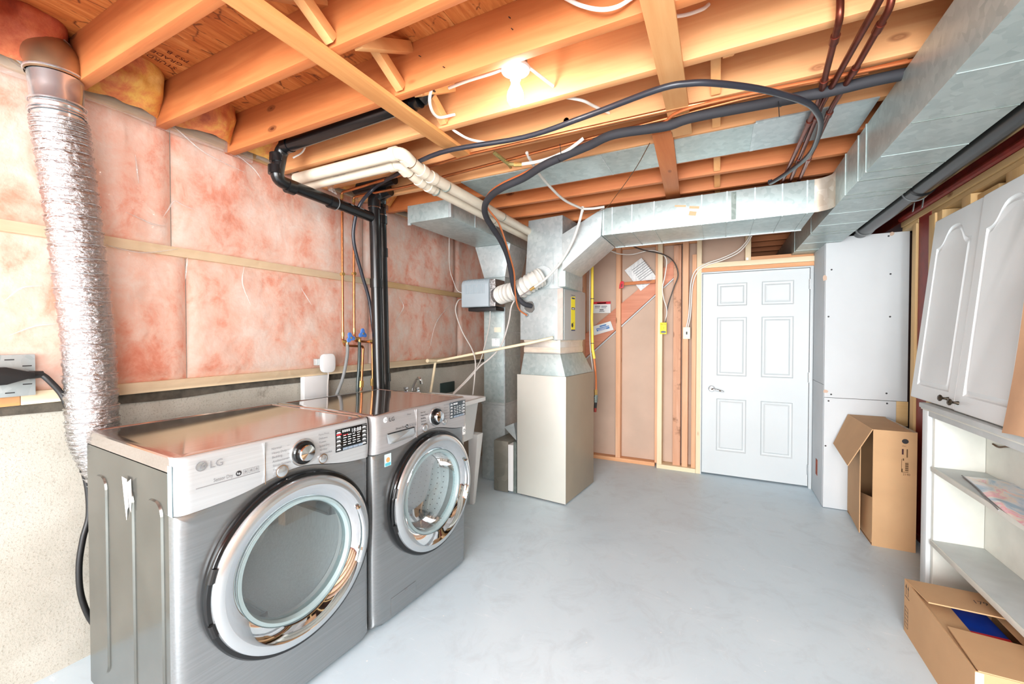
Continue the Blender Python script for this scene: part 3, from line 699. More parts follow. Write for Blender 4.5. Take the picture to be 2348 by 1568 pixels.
    text('Steam', .009, (FXc+.0005, ku-.115, kz-.062) if dry else (FXc+.0005, ku-.125, kz-.062), RT, UP, INKG, t)
    # display
    a0, a1, b0, b1 = (.548, .708, .896, .989) if dry else (.543, .688, .906, .997)
    dm_ = BLACKG if dry else plain('washer_display', (60, 70, 76), .12)
    dp = G().box((FXc-.004, a0, b0), (FXc+.0008, a1, b1)).build('display', dm_, t, bevel=.001)
    X = FXc+.0010
    Q = lambda s, u, z, sz, m=WINK: text(s, sz, (X, u, z), RT, UP, m, dp)
    if dry: Q('18:88', a0+.075, b1-.024, .024)
    w_ = a1-a0
    marks = G(); red = G(); pale = G()
    for r_ in range(5):
        for c_ in range(4):
            u = a0+.036+c_*.0235; z = b0+.022+r_*.0098
            marks.box((X, u, z), (X+.0003, u+.013+.004*((r_*3+c_) % 2), z+.003))
        for u in (a0+.004, a1-.026):
            z = b0+.006+r_*.0175; marks.box((X, u, z), (X+.0003, u+.020, z+.0032)); marks.box((X, u+.002, z+.0045), (X+.0003, u+.017, z+.0072)); marks.box((X, u, z+.0125), (X+.0003, u+.022, z+.0131))
    for k in range(4): pale.box((X, a0+.034+.026*k, b0+.002), (X+.0003, a0+.058+.026*k, b0+.012)); marks.box((X, a0+.032+.010*k, b1-.016), (X+.0003, a0+.038+.010*k, b1-.006))
    marks.build('display_print', WINK, dp, kind='stuff', smooth=0); pale.build('display_key', plain(name+'_keys', (140, 156, 172), .4), dp, kind='stuff', smooth=0)
    if dry:
        G().box((X+.0003, a0+.003, b1-.024), (X+.0006, a0+.027, b1-.019)).build('red_print', REDP, dp, smooth=0)
        for k in range(3): G().box((X, a0+.036+.009*k, b1-.030), (X+.0004, a0+.041+.009*k, b1-.026)).build('red_print', REDP, dp, smooth=0)
    return t, dep
dr_, dep = appliance('clothes_dryer', (-1.457, .645, 0), .735, 1.012, .388, .535, 'dark steel front-loading dryer with bright control panel, nearest the camera', 'dryer', True)
wa_, dep = appliance('washing_machine', (-1.407, 1.388, 0), .715, 1.012, .402, .545, 'dark steel front-loading washer with detergent drawer, beside the laundry tub', 'washing machine', False)
# extras on the dryer: film on the panel corner, torn tape on the side
G().box((-.034, -.002, .832), (-.008, .0005, .985)).build('blue_corner_film', plain('blue_film', (170, 208, 222), .25), dr_, bevel=.001)
G().prism([(-.375, -.0045, .895), (-.335, -.0045, .893), (-.322, -.0045, .80), (-.332, -.0045, .79), (-.340, -.0045, .752), (-.347, -.0045, .778), (-.362, -.0045, .84)], (0, -.001, 0)).build('torn_tape', WPLAST, dr_)
G().prism([(-.333, -.004, .882), (-.300, -.004, .90), (-.296, -.004, .84), (-.305, -.004, .785), (-.318, -.004, .80)], (0, -.0006, 0)).build('torn_tape', FILM2, dr_)
# extras on the washer: drawer grip, stickers, service flap
g = G(); ux = .0165
P0 = [(ux, .072, .915), (ux, .258, .917), (ux, .259, .892), (ux, .252, .876), (ux, .240, .870), (ux, .095, .864), (ux, .080, .872)]
P1 = [(ux-.002, .076, .911), (ux-.002, .254, .912), (ux+.010, .252, .892), (ux+.012, .246, .882), (ux+.012, .236, .877), (ux+.012, .098, .872), (ux+.010, .085, .878)]
g.ring([P0, P1], True); g.build('detergent_drawer_grip', SATIN, wa_, smooth=50); G().box((ux-.002, .078, .9135), (ux+.003, .254, .9185)).build('grip_shade', BLACKP, wa_, bevel=.001)  # black strip standing in for the shade at the top of the grip
G().box((.0005, .072, .760), (.0012, .113, .818)).build('energy_sticker', plain('sticker_pale', (206, 230, 232), .5), wa_, smooth=0)
G().lathe([(.0001, 0), (.012, 0)], (.0016, .093, .790), (1, 0, 0), 16).build('energy_sticker', plain('sticker_orange', (240, 170, 110), .5), wa_, smooth=0)
G().box((.0012, .075, .762), (.0016, .110, .776)).build('energy_sticker', plain('sticker_teal', (96, 190, 206), .5), wa_, smooth=0)
G().box((-.004, .683, .785), (.0008, .707, .852)).build('direct_drive_sticker', PAPER, wa_, smooth=0)
G().lathe([(.006, 0), (.009, 0)], (.0014, .695, .81), (1, 0, 0), 16).build('direct_drive_sticker', INK, wa_, smooth=0)
G().ring([[(x, u, z) for u, z in ((.105+o, .030+o), (.280-o, .030+o), (.280-o, .118-o), (.105+o, .118-o))] for x, o in ((.0002, 0), (-.004, .001), (-.004, .003), (.0012, .004))], True).build('service_flap', STEEL, wa_, smooth=0)
text('DD', .012, (.0016, .20, .105), (0, 1, 0), (0, 0, 1), INKG, wa_)

# ------------------------------------------------------------------ foil vent hose behind the dryer
vt = thing('vent_hose', (-2.27, .74, .8), 'wide crinkled foil vent hose rising from behind the dryer to a metal elbow', 'vent hose')
pts = smoothpath([(-2.275,0.850,0.602), (-2.275,0.798,0.780), (-2.280,0.754,0.925), (-2.280,0.737,1.022), (-2.280,0.729,1.325), (-2.275,0.707,1.603), (-2.270,0.684,1.873), (-2.265,0.661,2.101), (-2.262,0.651,2.199)], 40)
rs = [.0785+(.0035 if i % 8 in (0, 1) else (-.002 if i % 8 == 4 else 0)) for i in range(len(pts))]
G().tube(pts, rs, 28, False).build('foil_hose', FOIL, vt, smooth=70)
wire = G()
for i in range(3, len(pts)-2, 8):
    d = (pts[i+1]-pts[i-1]).normalized(); c = pts[i]; a = Vector((1, 0, 0)); a = (a-d*a.dot(d)).normalized(); b = d.cross(a)
    ring_ = [c+(a*math.cos(6.2832*k/28)+b*math.sin(6.2832*k/28))*.0825 for k in range(29)]
    wire.tube(ring_, .0016, 5, False)
wire.build('coil_wire', SATIN, vt)
e0 = Vector((-2.262,0.649,2.186)); e1 = Vector((-2.262,0.642,2.356))
col_ = [e0+(e1-e0)*t for t in (0, .3, .32, .36, .38, .7, 1)]
G().tube(col_, [.072, .072, .074, .074, .072, .074, .076], 28, False).build('metal_collar', SATIN, vt)
cl = G()
for t in (.18, .24, .42): 
    c = e0+(e1-e0)*t; cl.tube([c+Vector((.078*math.cos(6.2832*k/24), .078*math.sin(6.2832*k/24), .006*math.sin(6.28*k/24))) for k in range(25)], .0035, 6, False)
cl.build('wire_clamp', SATIN, vt)
ec = smoothpath([e1, e1+Vector((-.004, -.004, .06)), e1+Vector((-.045, -.022, .105)), e1+Vector((-.10, -.035, .12)), e1+Vector((-.17, -.04, .12))], 5)
G().tube(ec, .081, 28, False).build('elbow', plain('elbow_metal', (176, 150, 120), .3, .8, .05), vt)
for i in (1, 8, 13):
    d = (ec[i+1]-ec[i-1]).normalized(); c = ec[i]; a = Vector((0, 1, 0)); a = (a-d*a.dot(d)).normalized(); b = d.cross(a)
    G().tube([c+(a*math.cos(6.2832*k/28)+b*math.sin(6.2832*k/28))*.082 for k in range(29)], .0042, 6, False).build('elbow_seam', SATIN, vt)
# ------------------------------------------------------------------ dryer outlet and cord
ou = thing('wall_outlet', (-2.360,0.555,1.230), 'galvanised outlet plate at the left edge holding a black plug', 'outlet')
p0, p1 = Vector((-2.360,0.454,1.308)), Vector((-2.360,0.600,1.150))
G().box((-2.40, p0.y, p1.z), (-2.355, p1.y, p0.z)).build('cover_plate', GALVW, ou, bevel=.004)
for y_, z_ in ((.85, .28), (.85, .72), (.55, .9), (.55, .12)):
    c = p0+(p1-p0)*.5; yy = p0.y+(p1.y-p0.y)*y_; zz = p0.z+(p1.z-p0.z)*z_
    G().box((-2.3555, yy-.012, zz-.002), (-2.3545, yy+.012, zz+.002)).build('knockout_slot', INK, ou, smooth=0)
pl = thing('power_cord', (-2.330,0.569,1.222), 'thick black dryer cord plugged into the outlet at the left edge', 'cord')
pc = Vector((-2.330,0.537,1.230))
G().prism([pc+Vector((-.02, a, b)) for a, b in ((-.14, -.02), (-.09, -.032), (-.02, -.03), (.03, -.014), (.05, -.012), (.05, .012), (.03, .016), (-.02, .034), (-.09, .034), (-.14, .02))], (.045, 0, 0)).build('plug', BLACKP, pl, bevel=.006)
G().tube([pc+Vector((.002, .04, 0)), pc+Vector((.002, .075, 0))], [.016, .013], 12).build('strain_relief', BLACKP, pl)
cp_ = smoothpath([pc+Vector((.002, .07, 0)), (-2.320,0.623,1.209), (-2.310,0.657,1.146), (-2.300,0.673,1.075), (-2.300,0.686,0.977), (-2.300,0.700,0.886), (-2.300,0.722,0.773), (-2.300,0.726,0.646), (-2.300,0.707,0.556), (-2.300,0.694,0.446), (-2.300,0.700,0.319), (-2.300,0.735,0.189), (-2.300,0.795,0.095)], 7)
G().tube(cp_, .0105, 12).build('cable', BLACKP, pl)
G().box((-2.286,0.659,1.096), (-2.283,0.679,1.019)).build('white_tag', PAPER, pl, smooth=0)
# ------------------------------------------------------------------ furnace column
PHI = R(-6); FC = Vector((-1.10, 3.16, 0))
def F(a, b, z): return (FC.x+a*math.cos(PHI)-b*math.sin(PHI), FC.y+a*math.sin(PHI)+b*math.cos(PHI), z)
def FB(a0, a1, b0, b1, z0, z1, t=None):
    t = t or (a0, a1, b0, b1)
    lo = [F(a0, b0, z0), F(a1, b0, z0), F(a1, b1, z0), F(a0, b1, z0)]; hi = [F(t[0], t[2], z1), F(t[1], t[2], z1), F(t[1], t[3], z1), F(t[0], t[3], z1)]
    return lo, hi
fu = thing('furnace', F(-.23, .3, 0), 'tall pale furnace cabinet with galvanised coil box on top', 'furnace')
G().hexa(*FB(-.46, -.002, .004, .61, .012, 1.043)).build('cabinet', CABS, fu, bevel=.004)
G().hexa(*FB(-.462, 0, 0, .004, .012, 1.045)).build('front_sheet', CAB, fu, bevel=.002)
G().hexa(*FB(-.44, -.02, .02, .59, 0, .012)).build('base', INK, fu)
G().hexa(*FB(-.435, -.012, .012, .60, 1.044, 1.225, (-.41, -.066, .03, .50))).build('hood', GALV, fu, bevel=.002)
G().hexa(*FB(-.408, -.068, .032, .498, 1.226, 1.340)).build('foil_taped_collar', FOILT, fu, bevel=.003)
for z in (1.235, 1.262, 1.325):
    G().hexa(*FB(-.411, -.065, .029, .50, z, z+.016+.012*(z < 1.25))).build('foil_tape', plain('tape_%d' % (z*1000), (222, 206, 188), .35, .3, .1, 9), fu, bevel=.002)
G().hexa(*FB(-.43, -.03, 0, .46, 1.341, 1.762)).build('coil_box', GALVW, fu, bevel=.005)
G().hexa(*FB(-.0295, -.027, .03, .46, 1.345, 1.755)).build('coil_side_sheet', COILS, fu, bevel=.001)
G().hexa(*FB(-.075, -.0275, -.003, .002, 1.345, 1.758)).build('corner_tape', FOILT, fu)
G().hexa(*FB(-.40, -.045, .02, .44, 1.763, 2.352, (-.36, -.042, .02, .44))).build('plenum', GALVW, fu, bevel=.003)
for a in (-.29, -.12): G().prism([F(a-.004, .0195, 1.80), F(a+.004, .0195, 1.80), F(a*.9+.10*(a < -.2)-.02, .0195, 2.08)], (0, -.002, 0)).build('stiffening_crease', GALVW, fu)
# yellow sticker on the coil box side
def side(b, z, o=0): return F(-.0265+o, b, z)
st = G().prism([side(.155, 1.42), side(.235, 1.425), side(.235, 1.71), side(.155, 1.70)], (.0008, 0, 0)).build('yellow_sticker', YELL, fu, smooth=0)
for b0, b1, z0, z1, mt in ((.165, .225, 1.685, 1.697, NAVY), (.162, .228, 1.595, 1.615, NAVY), (.155, .235, 1.418, 1.428, NAVY), (.175, .215, 1.60, 1.608, PAPER), (.20, .206, 1.48, 1.49, INK)):
    G().prism([side(b0, z0, .001), side(b1, z0, .001), side(b1, z1, .001), side(b0, z1, .001)], (.0006, 0, 0)).build('sticker_print', mt, st, smooth=0)
G().lathe([(.0001, 0), (.019, 0)], Vector(side(.178, 1.465, .0016)), (math.cos(PHI), math.sin(PHI), 0), 20).build('sticker_print', INK, st, smooth=0)
for k in range(5): G().lathe([(.0001, 0), (.004, 0)], Vector(side(.163+.016*k, 1.716, .0012)), (1, 0, 0), 8).build('sticker_hole', INK, st, smooth=0)
# putty-sealed holes on the coil box front
for p, r_ in (((-1.431,3.190,1.621), .052), ((-1.459,3.190,1.552), .018), ((-1.200,3.180,1.361), .028)):
    c = Vector(p); n_ = 11
    G().prism([c+Vector((r_*(.75+.3*random.random())*math.cos(6.283*k/n_), .012, r_*(.75+.3*random.random())*math.sin(6.283*k/n_))) for k in range(n_)], (0, -.02, 0)).build('putty_patch', RUBBER if r_ < .03 else plain('dark_putty', (96, 92, 88), .8), fu, bevel=.003)
# return base, filter slot
fl = thing('filter_housing', (-1.66, 3.4, 0), 'dented grey metal filter housing between the return duct and the furnace', 'filter housing')
G().box((-1.785, 3.20, .005), (-1.645, 3.62, .45)).build('filter_door', mk_galv('worn_grey_metal', (98, 98, 90), (150, 146, 134), .5, .4, 9), fl, bevel=.004)
G().box((-1.643, 3.20, .02), (-1.597, 3.62, .425)).build('white_edge', PAPER, fl, bevel=.003)
G().box((-1.596, 3.21, .005), (-1.568, 3.62, .452)).build('mounting_flange', GALVD, fl, bevel=.002)
G().prism([(-1.734,3.300,0.550), (-1.637,3.300,0.595), (-1.611,3.300,0.441)], (.01, .12, .0)).build('loose_sheet', GALVW, fl)
# return duct
rd = thing('return_duct', (-1.90, 3.58, 0), 'galvanised return duct dropping down behind the furnace, boxed at the joists', 'duct')
G().box((-2.10, 2.45, 2.224), (-1.72, 3.78, 2.354)).build('horizontal_box', GALV, rd, bevel=.003)
G().box((-2.112, 2.452, 2.21), (-2.088, 2.468, 2.356)).build('corner_flange', GALVW, rd, bevel=.002)
G().box((-1.735, 2.446, 2.222), (-1.714, 2.47, 2.356)).build('corner_flange', GALVW, rd, bevel=.002)
for y in (2.78, 3.12): G().box((-1.7195, y, 2.224), (-1.716, y+.012, 2.354)).build('duct_seam', GALVW, rd)
G().hexa([(-2.012, 3.42, 1.925), (-1.79, 3.42, 1.925), (-1.79, 3.76, 1.925), (-2.012, 3.76, 1.925)], [(-2.10, 3.40, 2.223), (-1.722, 3.40, 2.223), (-1.722, 3.78, 2.223), (-2.10, 3.78, 2.223)]).build('transition', GALVW, rd, bevel=.002)
G().box((-2.015, 3.42, .74), (-1.79, 3.76, 1.924)).build('drop', GALV, rd, bevel=.003)
G().box((-2.03, 3.41, .004), (-1.785, 3.77, .725)).build('boot', GALVW, rd, bevel=.003)
G().box((-2.035, 3.405, .72), (-1.782, 3.775, .745)).build('joint_flange', GALVW, rd, bevel=.003)
for z in (1.18, 1.40, 1.62, .98): G().box((-1.7905, 3.43, z), (-1.786, 3.75, z+.008)).build('duct_seam', GALVW, rd)
G().box((-1.80, 3.416, .73), (-1.786, 3.43, 1.92)).build('corner_flange', GALVW, rd)
G().box((-1.90, 3.4085, .0045), (-1.79, 3.4105, .07)).build('rust_patch', RUST, rd, smooth=0)
for p, w, h, m in (((-1.865,3.418,1.432), .072, .045, plain('aged_label', (226, 214, 192), .6)), ((-1.884,3.418,1.313), .085, .072, PRINT)):
    c = Vector(p); G().box((c.x-w/2, 3.4165, c.z-h/2), (c.x+w/2, 3.4185, c.z+h/2)).build('paper_label', m, rd, smooth=0)
text('o', .02, Vector((-1.888,3.416,1.337)), (1, 0, 0), (0, 0, 1), INKG, rd)
# humidifier with its flexible duct
hu = thing('humidifier', (-1.93, 3.3, 1.63), 'grey ribbed humidifier box hung on the return duct', 'humidifier')
hx0, hx1, hz0, hz1 = -2.128, -1.842, 1.636, 1.893
prof = [(3.40, hz0), (3.215, hz0), (3.205, hz0+.006)]+[(3.205+.06*(1-math.cos(R(a))), hz1-.06+.06*math.sin(R(a))) for a in range(0, 91, 10)]+[(3.40, hz1)]
G().prism([(hx0, y, z) for y, z in prof], (hx1-hx0, 0, 0)).build('cover', GREYP, hu, bevel=.004)
for k in range(16):
    x = hx0+.04+.0135*k
    G().tube([(x, 3.2045, hz0+.12), (x, 3.2045, hz1-.06), (x, 3.222, hz1-.015), (x, 3.262, hz1+.0005), (x, 3.30, hz1+.0005)], .004, 6).build('rib', GREYP, hu)
G().box((hx0+.05, 3.24, hz0-.035), (hx1+.055, 3.40, hz0-.002)).build('drain_tray', BLACKP, hu, bevel=.006)
G().box((hx1+.001, 3.22, hz0+.002), (hx1+.062, 3.40, hz1-.01)).build('foil_side', FOIL, hu, bevel=.006)
fd = thing('flexible_duct', (-1.473,3.150,1.796), 'short white corrugated duct between the humidifier and the plenum', 'duct')
hp = smoothpath([(-1.765, 3.27, 1.735), (-1.69, 3.235, 1.748), (-1.523,3.170,1.767), (-1.381,3.140,1.826), (-1.316,3.180,1.866)], 11)
G().tube(hp, [.073+(.009 if i % 3 == 0 else 0) for i in range(len(hp))], 28).build('corrugated_hose', WHOSE, fd, smooth=25)
G().tube([hp[0]+Vector((-.015, .008, -.002)), hp[3]], .083, 24).build('foil_tape', FOIL, fd)
G().tube([hp[-1]+Vector((0, .01, 0)), hp[-1]+Vector((0, .022, 0))], .09, 24).build('collar', GALVW, fd)

# ------------------------------------------------------------------ supply ducts
sd_ = thing('supply_trunk_duct', (-.1, 3.24, 2.11), 'galvanised trunk duct crossing under the joists over the white door', 'duct')
TY0, TY1, TZ0, TZ1 = 3.01, 3.47, 2.11, 2.305
G().box((-.775, TY0, TZ0), (.50, TY1, TZ1)).build('trunk', GALV, sd_, bevel=.002)
G().prism([(-1.085, TY0, 2.15), (-.770, TY0, 2.307), (-.782, TY0, 2.109), (-1.078, TY0, 1.876)], (0, TY1-TY0, 0)).build('elbow', GALVW, sd_, bevel=.003)
G().box((-1.135, 3.06, 1.76), (-1.072, 3.47, 1.95)).build('take_off_boot', GALV, sd_, bevel=.003)
for px_ in ((-0.761,3.010,2.235), (-0.698,3.010,2.227), (-0.559,3.010,2.209), (-0.409,3.010,2.190), (-0.110,3.010,2.210), (0.038,3.010,2.190), (0.193,3.010,2.196), (0.338,3.010,2.202), (0.463,3.010,2.210)):
    x = px_[0]; w = .004
    G().box((x-w, TY0-.004, TZ0-.001), (x+w, TY0+.002, TZ1)).build('duct_seam', GALVW, sd_)
    G().box((x-w*.6, TY0, TZ0-.003), (x+w*.6, TY1, TZ0+.001)).build('duct_seam', GALV, sd_)
G().box((-.776, TY1-.012, TZ0-.006), (.50, TY1+.002, TZ0+.001)).build('bottom_hem', GALVW, sd_)
G().box(((0.058,3.010,2.187)[0]+.004, TY0-.0015, TZ0+.01), ((0.090,3.010,2.183)[0], TY0+.001, TZ1-.01)).build('spangle_patch', GALVD, sd_, smooth=0)
for p, w, h in (((-0.241,3.009,2.251), .035, .006), ((-0.155,3.009,2.230), .03, .008), ((-0.165,3.009,2.191), .022, .014)):
    c = Vector(p); G().board(c+Vector((-w, 0, .004)), c+Vector((w, 0, -.006)), h*2, .0015, (0, 0, 1)).build('torn_label', KRAFT, sd_, smooth=0)
qc = G().grid(lambda a, b: (.498+.085*math.sin(R(90*a)), TY0-.10*(1-math.cos(R(90*a))), TZ0+(TZ1-TZ0)*b), 12, 1)
qc.build('rounded_throat', mk_galv('rusty_throat', (160, 140, 116), (218, 212, 200), .35, .5, 30), sd_)
md = thing('main_supply_duct', (.71, 2.0, 2.11), 'large galvanised main duct running along the beam beside the black drain', 'duct')
DX0, DX1 = .582, .845
G().box((DX0, -3.5, 2.11), (DX1, 5.9, 2.322)).build('duct_body', GALV, md, bevel=.002)
for i, y in enumerate([-2.9+.3*k for k in range(29)]):
    G().box((DX0+.004, y-.002, 2.1085), (DX1, y+.002, 2.111)).build('cross_break', GALVD if i % 3 == 1 else GALV, md)
for y in (1.235, 2.38, 2.50, 2.72, 3.62, 4.35):
    G().box((DX0-.003, y-.005, 2.1085), (DX0+.002, y+.005, 2.325)).build('drive_cleat', GALV, md)
    G().box((DX0-.001, y-.003, 2.1085), (DX1, y+.003, 2.111)).build('slip_joint', GALVD, md)
pn = thing('joist_panning', (-.45, 2.38, 2.35), 'thin galvanised sheet nailed under two joists as a return passage', 'sheet metal')
G().box((-1.48, 2.225, 2.3530), (.14, 2.528, 2.3585)).build('panning_sheet', GALV, pn)
G().box((.142, 2.20, 2.3515), (.58, 2.528, 2.3575)).build('panning_sheet', GALVW, pn)
G().box((.135, 2.21, 2.350), (.150, 2.528, 2.354)).build('standing_seam', GALVW, pn)
G().box((-.585, 2.225, 2.351), (-.579, 2.528, 2.354)).build('scratch_seam', GALVW, pn)

# ------------------------------------------------------------------ drains
def clampring(c, d, r, mat, par, w=.012, name='collar'):
    d = Vector(d).normalized(); c = Vector(c); return G().tube([c-d*w, c+d*w], r, 20).build(name, mat, par)
ab = thing('drain_pipe_run', (-2.12, 1.45, 2.0), 'black plastic waste pipe running from the joists along the pink wall', 'pipe')
A0, A1, A2, A3, A4 = Vector((-1.165, 1.435, 2.398)), Vector((-2.10, 1.440, 2.383)), Vector((-2.120,1.384,2.230)), Vector((-2.120,1.437,2.199)), Vector((-2.120,2.089,2.183))
A2 = Vector((-2.12, 1.42, A2.z+.0)); 
G().tube(fillet([A0, A1, Vector((-2.12, 1.418, A3.z+.01)), A4], .05, 6), .033, 20).build('pipe', ABS, ab)
for c, d in ((A1+Vector((.05, 0, .003)), (1, 0, 0)), (Vector((-2.115, 1.425, A1.z-.06)), (0, 0, 1)), (Vector((-2.12, 1.42, A3.z+.06)), (0, 0, 1)), (A3+(A4-A3)*.10, A4-A3), (A3+(A4-A3)*.52, A4-A3), (A0+Vector((-.06, 0, 0)), (1, 0, 0)), (A0+Vector((-.11, 0, 0)), (1, 0, 0))):
    clampring(c, d, .0385, ABS, ab, .022, 'coupling')
G().tube([A0, A0+Vector((.05, .01, .05))], [.037, .030], 18).build('elbow_fitting', ABS, ab)
clampring(A3+(A4-A3)*.56, A4-A3, .0395, RUBBER, ab, .002, 'steel_strap')
for k in range(7): text(('ABS DWV', 'PIPE', 'CSA', '2 IN', 'ABS DWV', 'PIPE', 'DRAIN')[k], .012, A3+(A4-A3)*(.16+.11*k)+Vector((.0285, 0, .018)), A4-A3, (-.5, 0, .86), WINK, ab)
ds = thing('drain_stack', (-2.12, 2.2, 0), 'pair of vertical black drain pipes standing against the pink wall', 'pipe')
for (tp_, bt_) in (((-2.120,2.122,2.272), (-2.120,2.157,1.002)), ((-2.140,2.204,2.273), (-2.140,2.237,0.991))):
    t_, b_ = Vector(tp_), Vector(bt_); d = b_-t_; b2 = b_+d*(b_.z-.003)/(t_.z-b_.z)
    G().tube([t_, b2], .036, 20).build('pipe', ABS, ds)
    for f in ((.0, .42) if t_.x > -2.13 else (.06, .24, .93)): clampring(t_+d*f, d, .042, ABS, ds, .03, 'coupling')
t_ = Vector((-2.120,2.122,2.272)); t2 = Vector((-2.140,2.204,2.273))
G().tube(smoothpath([t_, t_+Vector((.0, 0, .05)), t_+Vector((.03, .03, .085)), t_+Vector((.10, .04, .10))], 5), .038, 18).build('top_elbow', ABS, ds)
G().tube(smoothpath([t2, t2+Vector((0, .0, .04)), t2+Vector((.03, -.02, .08)), t2+Vector((.11, -.03, .10))], 5), .038, 18).build('top_elbow', ABS, ds)
for c in (t_+Vector((0, 0, -.02)), t2+Vector((0, 0, -.05))): clampring(c, (0, 0, 1), .0435, CHROME, ds, .002, 'steel_strap')
for (p, q) in (((-2.302,2.127,2.400), (-1.911,2.094,2.400)), ((-2.337,2.120,2.440), (-1.937,2.082,2.440))):
    one(G().tube([p, q], .03, 14), 'short_drain_pipe', ABS, 'short black pipe tucked between joists %s the copper elbows' % ('just above' if p[2] < 2.42 else 'farther above'), 'pipe')
bp_ = thing('large_drain_pipe', (.97, 2, 2.13), 'large black drain pipe hung between the main duct and red beam', 'pipe')
G().tube([(.968, -3.5, 2.20), (.968, 3.05, 2.185), (.968, 6.5, 2.17)], .052, 28).build('pipe', ABS, bp_)
for y in (3.05,): G().tube([(.968, y-.07, 2.185), (.968, y+.01, 2.185)], .060, 28).build('coupling', ABS, bp_)
for y in (3.06, 3.95): G().tube([(.968, y, 2.185-.0), (.968, y+.012, 2.185)], .0625, 28).build('steel_strap', RUBBER, bp_)
for x, y in ((1.03, 3.30), (1.045, 3.22)):
    G().board((x, y, 2.12), (x+.02, y+.02, 2.24), .016, .002, (0, 1, 0)).build('hanger_strap', GALV, bp_)

# ------------------------------------------------------------------ cream plastic furnace pipes
for k, (ox, lab) in enumerate(((0, 'cream plastic vent pipe of the pair under the joists, nearer the light bulb'), (1, 'cream plastic vent pipe of the pair under the joists, nearer the pink wall'))):
    pv = thing('vent_pipe', (-1.46-.075*k, 1.75, 2.25), lab, 'pipe', 'cream vent pipes')
    y0 = 1.655+.078*k; x1 = -1.462-.078*k; z = 2.318-.012*k
    pts_ = [Vector((-2.28, y0, z+.002)), Vector((x1, y0, z)), Vector((x1, y0+.09, z-.03)), Vector((x1, y0+.20, z-.045)), Vector((x1, 3.62, z-.055))]
    G().tube(fillet(pts_, .05, 6), .0315, 22).build('pipe', PVC, pv)
    for c, d in ((pts_[1]+Vector((-.05, 0, 0)), (1, 0, 0)), (pts_[1]+Vector((-.012, .05, -.014)), (0, .8, -.3)), (pts_[3]+Vector((0, -.035, .006)), (0, 1, -.1)), (pts_[3]+Vector((0, .05, -.001)), (0, 1, 0))):
        clampring(c, d, .0365, PVC, pv, .02, 'coupling')
    clampring(pts_[1]+Vector((-.002, .075, -.024)), (0, .9, -.2), .0345, INKB, pv, .0015, 'glue_line')
    for y in (2.04, 2.75): clampring((x1, y, z-.051), (0, 1, 0), .0335, GALVD, pv, .0025, 'wire_hanger')
    for q in range(2): text('SYSTEM 636 PVC', .014, (-2.02+.26*q, y0-.0285, z-.010), (1, 0, 0), (0, -.35, .94), INKG, pv)

# ------------------------------------------------------------------ copper
def line(name, pts, r, mat, label, cat, group=None, sub=6, fil=None, n=10):
    P = fillet(pts, fil, 6) if fil else (smoothpath(pts, sub) if sub > 1 else [Vector(p) for p in pts])
    return one(G().tube(P, r, n), name, mat, label, cat, group)
def waterline(label, run, top, bot, foot, rz):
    t = thing('copper_water_line', Vector(bot), label, 'pipe', 'copper water lines')
    P = [Vector(p) for p in run]+[Vector(top), Vector(bot)]
    G().tube(fillet(P, .02, 5), .0085, 12).build('pipe', COPPER, t)
    m_ = Vector(top)+(Vector(bot)-Vector(top))*.56
    G().tube([m_+Vector((-.012, 0, 0)), m_+Vector((.012, 0, 0))], .012, 10).build('pipe_clip', BRASS, t)
    clampring(Vector(top)+Vector((0, 0, -.03)), (0, 0, 1), .0105, BRASS, t, .014, 'elbow_socket'); clampring(Vector(bot)+Vector((0, 0, .03)), (0, 0, 1), .0105, BRASS, t, .014, 'elbow_socket')
    return t
t1 = waterline('copper water line nearer the dryer, dropping to the lower blue valve', ((0.480,1.955,2.344), (-0.154,1.897,2.344), (-1.175,1.883,2.344)), (-2.284,1.994,2.344), (-2.250,1.964,1.356), 0, 0)
t2 = waterline('copper water line nearer the drain stack, dropping to the upper blue valve', ((0.583,1.937,2.344), (0.073,1.942,2.344), (-1.827,2.103,2.344)), (-2.289,2.099,2.344), (-2.250,2.060,1.385), 0, 0)
for t, (vx, vz), nm in ((t1, ((-2.220,1.977,1.364), (-2.220,1.973,1.318)), 0), (t2, ((-2.220,2.082,1.391), (-2.220,2.078,1.337)), 1)):
    c, d = Vector(vx), Vector(vz)
    G().tube([d+Vector((-.01, -.028, .02)), d+Vector((0, 0, .02)), d+Vector((0, 0, -.015))], .012, 10).build('valve_body', BRASS, t, bevel=0)
    h = G()
    P = []
    for k in range(24):
        a = 6.2832*k/24; rr = .028*(1+.34*math.cos(3*a+.6+nm)); P.append(c+Vector((.022, rr*math.cos(a), rr*math.sin(a))))
    h.prism(P, (.010, 0, 0)); h.build('blue_handle', BLUEP, t, bevel=.002)
    G().lathe([(.0, .037), (.006, .036), (.006, 0)], c, (1, 0, 0), 10).build('handle_screw', BRASS, t)
q = Vector((-2.250,1.964,1.356))
G().tube(fillet([q, Vector((-2.250,1.978,1.311)), Vector((-2.250,2.133,1.302)), Vector((-2.250,2.141,1.289)), Vector((-2.250,2.119,0.992))], .016, 5), .0085, 12).build('lower_branch', COPPER, t1)
G().tube([Vector((-2.250,2.123,1.059)), Vector((-2.250,2.119,1.014))], .016, 8).build('brass_fitting', BRASS, t1)
G().tube(fillet([Vector((-2.250,2.060,1.385)), Vector((-2.250,2.071,1.340)), Vector((-2.250,2.224,1.331)), Vector((-2.250,2.229,0.963))], .016, 5), .0085, 12).build('lower_branch', COPPER, t2)
G().tube([Vector((-2.240,2.210,1.338)), Vector((-2.240,2.185,1.338))], .011, 10).build('brass_fitting', BRASS, t2)
G().tube([Vector((-2.250,2.226,1.065)), Vector((-2.250,2.225,1.014))], .015, 8).build('brass_fitting', BRASS, t2)
